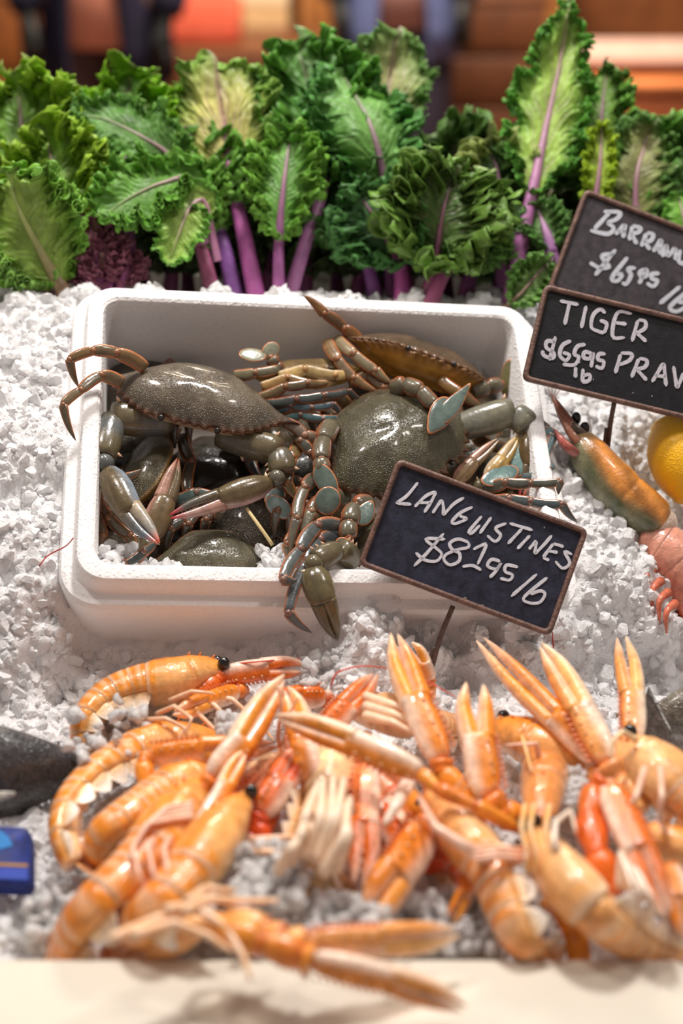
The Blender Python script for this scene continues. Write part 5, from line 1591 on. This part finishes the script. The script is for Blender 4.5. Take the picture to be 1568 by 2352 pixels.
# purple heart leaves, left
for k, (x, y, x1, y1, w) in enumerate(((232, 660, 205, 500, .024), (250, 660, 250, 540, .020), (270, 660, 305, 590, .018), (215, 660, 170, 600, .016), (240, 665, 228, 590, .018))):
    kale(('dusky purple kale leaf with pale crest, highest of the purple heart', 'plum kale leaf in the middle of the purple heart', 'purple kale leaf leaning right from the purple heart', 'purple kale leaf leaning left from the purple heart', 'magenta inner leaf at the foot of the purple heart')[k],
         [(x, y + 20, 1.42), ((x + x1) / 2, (y + y1) / 2, 1.42), (x1, y1, 1.43)], w, s0=.25, green=s2l(112, 66, 96) if k else s2l(141, 108, 112), rim=s2l(124, 78, 108), stem=s2l(150, 74, 128), stem_r=.005, seed=40 + k, vein=s2l(176, 104, 150), curl=1.1)

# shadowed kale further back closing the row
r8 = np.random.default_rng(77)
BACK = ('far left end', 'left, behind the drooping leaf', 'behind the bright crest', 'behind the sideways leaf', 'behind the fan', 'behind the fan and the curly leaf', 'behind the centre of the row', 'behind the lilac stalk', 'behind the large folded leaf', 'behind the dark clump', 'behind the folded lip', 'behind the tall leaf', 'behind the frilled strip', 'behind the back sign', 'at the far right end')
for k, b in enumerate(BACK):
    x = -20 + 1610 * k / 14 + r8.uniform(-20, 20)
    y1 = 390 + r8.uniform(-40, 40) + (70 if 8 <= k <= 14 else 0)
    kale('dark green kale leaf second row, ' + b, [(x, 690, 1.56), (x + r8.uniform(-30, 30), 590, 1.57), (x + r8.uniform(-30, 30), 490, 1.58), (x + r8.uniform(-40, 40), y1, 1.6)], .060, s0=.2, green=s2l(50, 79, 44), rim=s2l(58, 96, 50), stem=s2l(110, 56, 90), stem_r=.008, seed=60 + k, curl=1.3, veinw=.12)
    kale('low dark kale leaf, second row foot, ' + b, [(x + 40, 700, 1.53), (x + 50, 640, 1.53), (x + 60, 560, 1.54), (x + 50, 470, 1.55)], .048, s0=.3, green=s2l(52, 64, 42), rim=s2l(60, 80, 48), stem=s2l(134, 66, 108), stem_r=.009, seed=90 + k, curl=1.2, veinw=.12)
# ------------------------------------------------------------------ other goods on the ice
# tiger prawn, tail of fins up, right of the box
c = PB(1400, 1080, .0)
P = thing('tiger_prawn', c, 'large green and orange tiger prawn on the ice right of the box', 'prawn')
S_ = smooth([PB(1322, 1000, .014), PB(1352, 1045, .012), PB(1400, 1105, .008), PB(1455, 1160, .0), PB(1512, 1200, -.008)], 60)
PG, PO = s2l(92, 98, 70), s2l(214, 140, 66)
sdv = cv(.62, .62, .45)
mb = MB()
w = np.linspace(0, 1, 60)
ra = .0225 * np.interp(w, [0, .06, .2, .5, .8, .95, 1], [.35, .62, .84, 1.0, 1.03, .92, .78]) * (1 - .05 * np.exp(-((w - .62) / .02) ** 2))


def prawn_col(u_, ph):
    c_ = math.cos(ph)
    st = np.clip((c_ - .1 - .12 * math.sin(u_ * 9)) * 2.4, 0, 1) * np.clip(u_ * 5, 0, 1)
    k = mixc(PG, s2l(132, 128, 96), .5 + .5 * math.sin(u_ * 23 + 2 * ph))
    k = mixc(k, PO * (.85 + .25 * math.sin(u_ * 13 + 5 * ph)), st)
    return mixc(k, s2l(56, 58, 54), .6 * max(0, -c_ - .45))


mb.loft(S_, ra, ra * .92, side=sdv, n=32, col=prawn_col)
mb.build('carapace', M['lango'], P)
for x0, y0, x1, y1, w_, c0 in ((1352, 1030, 1266, 905, .0062, s2l(186, 116, 92)), (1366, 1020, 1290, 945, .0055, s2l(80, 72, 62)), (1335, 1050, 1272, 985, .0050, s2l(190, 96, 84)), (1360, 1045, 1282, 950, .0045, s2l(196, 132, 104))):
    mb = MB()
    Q = smooth([PB(x0, y0, .016), PB((x0 + x1) / 2 - 4, (y0 + y1) / 2 + 6, .024), PB(x1, y1, .024)], 12)
    mb.loft(Q, w_ * np.array([.7, .85, .95, 1, 1, .95, .9, .8, .65, .5, .3, .05]), .0026, side=cv(1, .2, .3), n=10, col=lambda u_, ph, c0=c0: mixc(c0, s2l(104, 74, 66), abs(math.cos(ph)) * .7))
    mb.build('antennal_scale', M['lango'], P)
for x, y in ((1322, 962), (1342, 985)):
    mb = MB()
    mb.ball(PB(x, y, .02), (.005, .0045, .007), s2l(24, 24, 26), 12)
    mb.build('eye', M['eye'], P)
mb = MB()
mb.ball(PB(1514, 1202, -.008), .0165, s2l(214, 190, 172), 16)
mb.build('flesh', M['lango'], P)
for k in range(4):
    antenna(P, [PB(1266, 915 + 4 * k, .02), PB(1258 + 10 * k, 890, .026), PB(1254 + 16 * k, 868, .022)], .0005, s2l(190, 170, 160))

# pink prawn below
c = PB(1530, 1300, -.04)
P = thing('prawn', c, 'pinkish red prawn at the right edge below the green one', 'prawn')
S_ = smooth([PB(1462, 1240, -.02), PB(1500, 1250, -.02), PB(1545, 1285, -.022), PB(1590, 1340, -.03), PB(1630, 1420, -.04)], 60)
mb = MB()
for g in range(5):
    uu = np.linspace(g * 11.4, min(59, g * 11.4 + 13), 8)
    Q = np.stack([np.interp(uu, np.arange(60), S_[:, i]) for i in range(3)], 1)
    ra = .028 * np.interp(uu / 59, [0, .2, .5, 1], [.55, .9, 1, .9]) * np.array([.95, 1, 1, 1, 1, 1, 1.01, .97])
    mb.loft(Q, ra, ra * .95, side=sdv, n=24, col=lambda u_, ph: mixc(s2l(216, 150, 128), s2l(206, 100, 72), np.clip(-math.cos(ph) + .2, 0, 1)))
mb.build('abdomen', M['lango'], P)
for k in range(5):
    mb = MB()
    a0 = PB(1486 + 16 * k, 1282 + 26 * k, -.016)
    mb.loft(smooth([a0, a0 + BB * -.012 - BA * .012 + BM * .004, a0 - BB * .026 - BA * .01 - BM * .008], 8), .0034 * np.linspace(1.3, .3, 8), n=8, col=s2l(206, 112, 84))
    mb.build('swimming_leg', M['lango'], P)

# lemon
c = PB(1572, 1052, .012)
Lm = thing('lemon', c, 'yellow lemon at the right edge below the tiger prawn sign', 'lemon')
mb = MB()
u = np.linspace(0, 1, 30)
d = cv(.25, -1, .3)
Q = c + np.outer((u - .5) * .086, d)
rad = .0335 * np.sqrt(np.clip(1 - (2 * u - 1) ** 2, 0, 1)) ** .9 + .004 * np.exp(-((u - .04) / .05) ** 2) + .004 * np.exp(-((u - .96) / .05) ** 2)
rad[0] = rad[-1] = .001
mb.loft(Q, rad, n=32, col=s2l(246, 186, 24))
mb.build('peel', M['citrus'], Lm)
mb = MB()
mb.loft(c + np.outer(np.array([-.0445, -.042, -.040]), d), [.002, .0035, .003], n=10, col=s2l(140, 120, 50))
mb.build('stem_end', M['plain'], Lm)


# fish
def fish(label, pts, R, flat, cols, side, fins=(), belly=None, name='fish'):
    t = thing(name, pts[len(pts) // 2], label, 'fish')
    S = smooth(pts, 40)
    u = np.linspace(0, 1, 40)
    prof = np.interp(u, [0, .05, .2, .45, .75, .9, 1], [.12, .45, .85, 1, .72, .42, .26])
    mb = MB()
    mb.loft(S, R * prof, R * flat * prof, side=side, n=28, col=lambda uu, ph: mixc(cols[0], cols[1], np.clip(.5 - .75 * math.cos(ph), 0, 1)))
    mb.build('body', M['fish'], t)
    T = nrm(S[-1] - S[-4])
    sd = nrm(side - T * (side @ T))
    nn = np.cross(sd, T)
    k = 14
    rows = []
    for v in np.linspace(0, 1, 10):
        rows.append([S[-1] + T * R * 1.5 * v * (1 - .35 * (1 - abs(x))) + sd * R * (.26 + .75 * v) * x + nn * .0016 * (1 - v * .7) * (1 if z else -1) for z, x in [(1, x) for x in np.linspace(-1, 1, k)] + [(0, x) for x in np.linspace(1, -1, k)]])
    mb = MB()
    cc = np.zeros((10, 2 * k, 3))
    for i in range(10):
        for j in range(2 * k):
            cc[i, j] = cols[0] * (.75 + .45 * (j % 2))
    mb.rings(np.array(rows), cc)
    mb.build('tail_fin', M['fish'], t)
    for p, q, w, colr in fins:
        mb = MB()
        Q = smooth([p, (np.asarray(p) + q) / 2 + nn * .004, q], 10)
        mb.loft(Q, w * np.array([.3, .5, .7, .85, .95, 1, 1, .95, .8, .4]), .0012, side=sd, n=10, col=colr)
        mb.build('fin', M['fish'], t)
    mb = MB()
    mb.ball(S[5] + nn * R * flat * prof[5] * .9, .006, s2l(12, 12, 12), 12)
    mb.build('eye', M['eye'], t)
    return t


fish('dark grey whole fish at the left edge beside the curled langoustine', [PT(-560, 1830, .03), PT(-400, 1810, .032), PT(-150, 1790, .034), PT(60, 1775, .03), PT(190, 1775, .016)], .052, .55, (s2l(70, 68, 70), s2l(56, 50, 46)), cv(0, 1, .2),
     fins=((PT(36, 1822, .062), PT(-60, 1852, .062), .004, s2l(190, 186, 180)),))
fish('grey fish under ice at the right edge, only its scaled back showing', [PT(1800, 1640, .02), PT(1700, 1645, .022), PT(1600, 1650, .022), PT(1520, 1660, .02), PT(1480, 1672, .012)], .036, .6, (s2l(120, 112, 100), s2l(104, 98, 90)), cv(.3, 1, .2))
fish('dark fish whose ridged tail ends beside the upright claw at the right', [PT(1900, 1990, .05), PT(1800, 1900, .05), PT(1700, 1820, .05), PT(1600, 1745, .048), PT(1535, 1705, .044)], .030, .6, (s2l(84, 78, 74), s2l(66, 62, 60)), cv(.6, .8, .2))

# blue pouch at the left edge
c = PT(20, 1975, .03)
P = thing('pouch', c, 'blue patterned pouch at the left edge under the dark fish', 'packet')
ex, ey = nrm(PT(80, 1975, .03) - PT(0, 1972, .03)), nrm(PT(40, 1910, .034) - PT(40, 2040, .018))
ez = nrm(np.cross(ex, ey))
w_, h_ = np.linalg.norm(PT(78, 1975, .03) - PT(-160, 1975, .03)), np.linalg.norm(PT(40, 1906, .034) - PT(40, 2038, .018))
cc0 = (PT(78, 1975, .028) + PT(-160, 1975, .028)) / 2
mb = MB()
rows = []
cols = []
for i in range(13):
    z = -1 + i / 6
    k = math.sqrt(max(0, 1 - abs(z) ** 3)) * .5 + .5
    rr = rrect(w_ / 2 * (.97 + .03 * k), h_ / 2 * (.9 + .1 * k), .006, 5)
    rows.append([cc0 + ex * x + ey * y + ez * z * .010 for x, y in rr])
mb.rings(np.array(rows), s2l(28, 46, 120))
mb.build('pouch_body', M['slate'], P)
z0 = cc0 + ez * .0103


def patch(name, pts, colr, parent):
    mb = MB()
    Q = np.array(pts)
    mb.rings(np.array([Q - ez * .0004, Q + ez * .0004]), colr)
    return mb.build(name, M['plain'], parent, smooth_=False)


xr = w_ / 2
patch('print_leaf', [z0 + ex * (xr - .034 + .021 * math.cos(a) - (.010 if math.sin(a) < 0 else 0)) + ey * (.006 + .015 * math.sin(a)) for a in np.linspace(0, 2 * PI, 28)[:-1]], s2l(30, 130, 205), P)
patch('print_leaf', [z0 + ez * .0005 + ex * (xr - .040 + .010 * math.cos(a)) + ey * (.004 + .006 * math.sin(a)) for a in np.linspace(0, 2 * PI, 20)[:-1]], s2l(60, 160, 225), P)
patch('gold_band', [z0 + ex * (xr - .002 - .06 * (i > 1)) + ey * (-.0085 + .0012 * ((i in (1, 2)) * 2 - 1)) for i in range(4)], s2l(168, 122, 62), P)
patch('blue_band', [z0 + ex * (xr - .002 - .06 * (i > 1)) + ey * (-.0150 + .0045 * ((i in (1, 2)) * 2 - 1)) for i in range(4)], s2l(36, 66, 170), P)

# stray antennae on the ice
for pts, lab in (([PB(90, 1300, .004), PB(110, 1276, .006), PB(150, 1255, .014), PB(168, 1236, .03)], 'thin red feeler on the ice at the left side of the foam box'),
                 ([PB(1268, 1452, .02), PB(1269, 1470, .02), PB(1271, 1490, .016)], 'short red feeler below the right end of the langustines sign')):
    mb = MB()
    mb.loft(smooth(pts, 14), .0006, n=6, col=s2l(176, 50, 44))
    tag(mb.build('feeler', M['lango_leg']), lab, 'feeler')
# ------------------------------------------------------------------ people and shop behind
def person(label, x, y, jacket, shirt, trousers, hair, skin, rot=0.0, lean=0.0):
    t = thing('person', (x, y, 0), label, 'person')
    R2 = np.array([math.cos(rot), math.sin(rot), 0])
    F2 = np.array([math.sin(rot), -math.cos(rot), 0])
    O_ = np.array([x, y, 0.0])

    def q(a, f, z):
        return O_ + R2 * a + F2 * f + np.array([0, 0, z])
    # body: one continuous skinned figure
    J = {'pelvis': (q(0, 0, .95), .135), 'waist': (q(0, .01, 1.10), .13), 'chest': (q(0, .0, 1.32), .155), 'neck': (q(0, .01, 1.47), .062), 'head0': (q(0, .03, 1.56), .075), 'head1': (q(0, .035, 1.66), .095), 'head2': (q(0, .03, 1.73), .07)}
    for s_, n_ in ((-1, 'l'), (1, 'r')):
        J['hip' + n_] = (q(.09 * s_, 0, .88), .095)
        J['knee' + n_] = (q(.10 * s_, .02, .50), .062)
        J['ank' + n_] = (q(.10 * s_, -.01, .09), .042)
        J['toe' + n_] = (q(.12 * s_, .16, .045), .036)
        J['sho' + n_] = (q(.18 * s_, 0, 1.40), .062)
        J['elb' + n_] = (q(.235 * s_, .0, 1.13), .046)
        J['wri' + n_] = (q(.215 * s_, .10, .90), .030)
        J['palm' + n_] = (q(.205 * s_, .125, .83), .034)
        for k in range(4):
            J['f%d%s' % (k, n_)] = (q((.185 + .014 * k) * s_, .135 + .006 * k, .775 + .004 * abs(k - 1.5)), .010)
            J['g%d%s' % (k, n_)] = (q((.180 + .014 * k) * s_, .125 + .006 * k, .735 + .006 * abs(k - 1.5)), .009)
        J['th%s' % n_] = (q(.175 * s_, .155, .80), .011)
    E_ = [('pelvis', 'waist'), ('waist', 'chest'), ('chest', 'neck'), ('neck', 'head0'), ('head0', 'head1'), ('head1', 'head2')]
    for n_ in 'lr':
        E_ += [('pelvis', 'hip' + n_), ('hip' + n_, 'knee' + n_), ('knee' + n_, 'ank' + n_), ('ank' + n_, 'toe' + n_), ('chest', 'sho' + n_), ('sho' + n_, 'elb' + n_), ('elb' + n_, 'wri' + n_), ('wri' + n_, 'palm' + n_), ('palm' + n_, 'th' + n_)]
        for k in range(4):
            E_ += [('palm' + n_, 'f%d%s' % (k, n_)), ('f%d%s' % (k, n_), 'g%d%s' % (k, n_))]
    names = list(J)
    me = bpy.data.meshes.new('body')
    off = np.array([x, y, 0])
    me.from_pydata([(J[n][0] - off).tolist() for n in names], [(names.index(a), names.index(b)) for a, b in E_], [])
    b = bpy.data.objects.new('body', me)
    COL.objects.link(b)
    b.parent = t
    sk = b.modifiers.new('skin', 'SKIN')
    b.modifiers.new('sub', 'SUBSURF').levels = 1
    b.modifiers['sub'].render_levels = 2
    for i, n in enumerate(names):
        v = me.skin_vertices[0].data[i]
        v.radius = (J[n][1], J[n][1])
        v.use_root = n == 'pelvis'
    at = me.color_attributes.new('Col', 'FLOAT_COLOR', 'POINT')
    for i, n in enumerate(names):
        at.data[i].color = (*skin, 1)
    me.materials.append(M['skin'])
    # face
    mb = MB()
    hc = q(0, .035, 1.645)
    mb.loft(smooth([hc + F2 * .092 + np.array([0, 0, .03]), hc + F2 * .118 + np.array([0, 0, -.005]), hc + F2 * .1 + np.array([0, 0, -.022])], 8), [.007, .009, .011, .013, .014, .014, .012, .006], n=10, col=skin)
    mb.build('nose', M['skin'], t)
    mb = MB()
    mb.loft(np.array([hc + F2 * .094 + R2 * a + np.array([0, 0, -.05]) for a in (-.026, -.012, 0, .012, .026)]), [.002, .006, .007, .006, .002], n=8, col=mixc(skin, s2l(170, 70, 70), .6))
    mb.build('mouth', M['skin'], t)
    for s_ in (-1, 1):
        mb = MB()
        mb.ball(hc + F2 * .085 + R2 * .034 * s_ + np.array([0, 0, .022]), .011, s2l(40, 30, 26), 10)
        mb.build('eye', M['eye'], t)
        mb = MB()
        mb.ball(hc + R2 * .096 * s_ + np.array([0, 0, 0]), (.012, .02, .03), skin, 10)
        mb.build('ear', M['skin'], t)
    mb = MB()
    Rr = []
    for k, z in enumerate(np.linspace(-.07, .125, 12)):
        rad = .108 * math.sqrt(max(.02, 1 - ((z - .01) / .125) ** 2))
        Rr.append([hc + np.array([0, 0, z]) + (R2 * math.cos(a) * rad + F2 * math.sin(a) * rad * (1.0 if z > .06 or math.sin(a) < .15 else .62) * (1.05)) for a in np.arange(20) / 20 * 2 * PI])
    mb.rings(np.array(Rr), hair)
    mb.build('hair', M['cloth'], t)

    # clothing: trousers, shirt, open jacket
    def ringz(z, ax, af, cf=0.0, a0=0, a1=2 * PI, n=40, fold=.0):
        an = np.linspace(a0, a1, n, endpoint=abs(a1 - a0) < 6.2)
        return [q(math.cos(a) * ax * (1 + fold * math.sin(9 * a + z * 20)), math.sin(a) * af * (1 + fold * math.sin(9 * a + z * 20)) + cf, z) for a in an]
    mb = MB()
    for s_ in (-1, 1):
        Q = smooth([q(.09 * s_, 0, .96), q(.095 * s_, 0, .75), q(.10 * s_, .015, .5), q(.10 * s_, .0, .1)], 20)
        mb.loft(Q, np.linspace(.118, .075, 20), np.linspace(.125, .08, 20), side=R2, n=20, col=trousers)
    mb.build('trousers', M['cloth'], t)
    mb = MB()
    for s_ in (-1, 1):
        Q = smooth([q(.10 * s_, -.06, .05), q(.105 * s_, .04, .055), q(.12 * s_, .19, .035)], 12)
        mb.loft(Q, .05 * np.array([.6, .8, .9, .95, .9, .9, .95, 1, 1, .95, .8, .4]), .042, side=R2, n=14, col=s2l(30, 26, 26))
    mb.build('shoes', M['cloth'], t)
    mb = MB()
    mb.rings(np.array([ringz(z, a, f) for z, a, f in ((.80, .172, .135), (.95, .17, .135), (1.1, .162, .13), (1.3, .19, .14), (1.42, .15, .1), (1.475, .075, .075))]), shirt)
    mb.build('shirt', M['cloth'], t)
    mb = MB()
    op = .42
    rows = []
    for z, a, f in ((.70, .218, .17), (.8, .21, .168), (.95, .20, .16), (1.1, .19, .152), (1.3, .212, .158), (1.41, .19, .125), (1.48, .095, .09)):
        o_ = op * np.interp(z, [.7, 1.1, 1.45], [1.05, .9, 1.25])
        outer = ringz(z, a, f, 0, PI / 2 + o_, PI / 2 - o_ + 2 * PI, 40, .025)
        inner = ringz(z, a - .012, f - .012, 0, PI / 2 - o_ + 2 * PI, PI / 2 + o_, 40, .025)
        rows.append(outer + inner)
    mb.rings(np.array(rows), jacket)
    for s_ in (-1, 1):
        Q = smooth([q(.15 * s_, 0, 1.42), q(.205 * s_, 0, 1.36), q(.245 * s_, 0, 1.13), q(.235 * s_, .06, 1.0), q(.218 * s_, .098, .905)], 22)
        mb.loft(Q, np.linspace(.085, .05, 22) * (1 + .06 * np.sin(np.arange(22) * 1.7)), side=F2, n=18, col=jacket)
    mb.build('jacket', M['cloth'], t)
    return t


def behind(px, py, d):
    return PD(px, py, d)


p = PD(245, 100, 4.5)
person('person in a dark navy jacket open over a salmon shirt, far behind the kale', p[0], p[1], s2l(34, 32, 50), s2l(206, 138, 116), s2l(70, 50, 48), s2l(50, 36, 28), s2l(214, 164, 138), rot=-.1)
p = PD(908, 120, 4.9)
person('person in a blue denim jacket over a greyish pink shirt, far behind the kale', p[0], p[1], s2l(92, 102, 146), s2l(168, 130, 124), s2l(54, 50, 64), s2l(60, 42, 32), s2l(206, 152, 124), rot=.12)


def cab(name, label, cat, px0, px1, d, top, dep, colr, mat='wood', boards=3, front=None):
    """piece of shop furniture standing on the floor between two photo columns at distance d"""
    a, b = PD(px0, 100, d), PD(px1, 100, d)
    w = b[0] - a[0]
    x, y = (a[0] + b[0]) / 2, a[1]
    t = thing(name, (x, y, 0), label, cat)
    mb = MB()
    soft_box(mb, (x, y + dep / 2, top / 2 - .01), (w, dep, top - .02), colr, .008)
    mb.build('carcass', M[mat], t)
    mb = MB()
    soft_box(mb, (x, y + dep / 2 - .01, top), (w + .03, dep + .03, .03), colr * 1.15, .006)
    mb.build('top', M[mat], t)
    for k in range(boards):
        mb = MB()
        soft_box(mb, (x, y - .008, top * (k + .5) / boards), (w * .94, .02, top / boards * .86), (colr if front is None else front) * (.85 + .1 * (k % 2)), .005)
        mb.build('drawer_front', M[mat], t)
    return t, x, y, w


cab('side_cabinet', 'orange brown wooden cabinet behind the left person', 'cabinet', -140, 100, 5.3, .84, .5, s2l(140, 80, 34))
t, x, y, w = cab('side_table', 'low brown counter behind the gap between the two people', 'table', 340, 735, 5.5, .60, .55, s2l(112, 66, 38))
mb = MB()
bag = thing('shopping_bag', (x - .12, y + .2, .615), 'red and salmon bag on the low counter', 'bag')
soft_box(mb, (x - .13, y + .18, .615 + .09), (.30, .2, .18), s2l(206, 96, 74), .03)
mb.build('bag_body', M['cloth'], bag)
mb = MB()
mb.loft(smooth([(x - .22, y + .18, .79), (x - .19, y + .18, .9), (x - .08, y + .18, .9), (x - .05, y + .18, .79)], 18), .008, n=8, col=s2l(214, 126, 104))
mb.build('handle', M['cloth'], bag)
ct = thing('carton', (x, y + .5, 0), 'pale tan carton stack behind the red bag', 'carton')
mb = MB()
soft_box(mb, (x - .06, y + .85, .5), (.50, .4, 1.0), s2l(206, 168, 122), .01)
mb.build('carton_body', M['plain'], ct)
mb = MB()
soft_box(mb, (x - .06, y + .648, .72), (.50, .006, .05), s2l(228, 204, 168), .002)
mb.build('tape', M['plain'], ct)
t, x, y, w = cab('shelf_unit', 'brown shelf unit with horizontal boards right of the blue jacket', 'shelf', 1010, 1250, 5.5, .80, .5, s2l(104, 60, 34), boards=4)
t, x, y, w = cab('wood_counter', 'orange wooden counter at the top right behind the tall leaf', 'counter', 1330, 1760, 4.2, .72, .6, s2l(190, 112, 62), boards=2, front=s2l(150, 78, 40))
tr = thing('serving_tray', (x, y + .3, .75), 'pale pinkish tray on the orange counter at the top right', 'tray')
mb = MB()
Rr = []
for ins, z in ((.05, 0), (.01, .03), (0, .05), (.012, .05), (.03, .02), (.07, .012)):
    Rr.append([(x - .02 + a * 1.0, y + .28 + b, .737 + z) for a, b in rrect(.26 - ins, .2 - ins, .06, 6)])
mb.rings(np.array(Rr), s2l(178, 146, 134))
mb.build('tray_body', M['plain'], tr)
t, x, y, w = cab('wall_shelf', 'warm lit sideboard along the back wall', 'sideboard', 690, 1300, 6.1, 1.02, .45, s2l(176, 116, 62), boards=2)
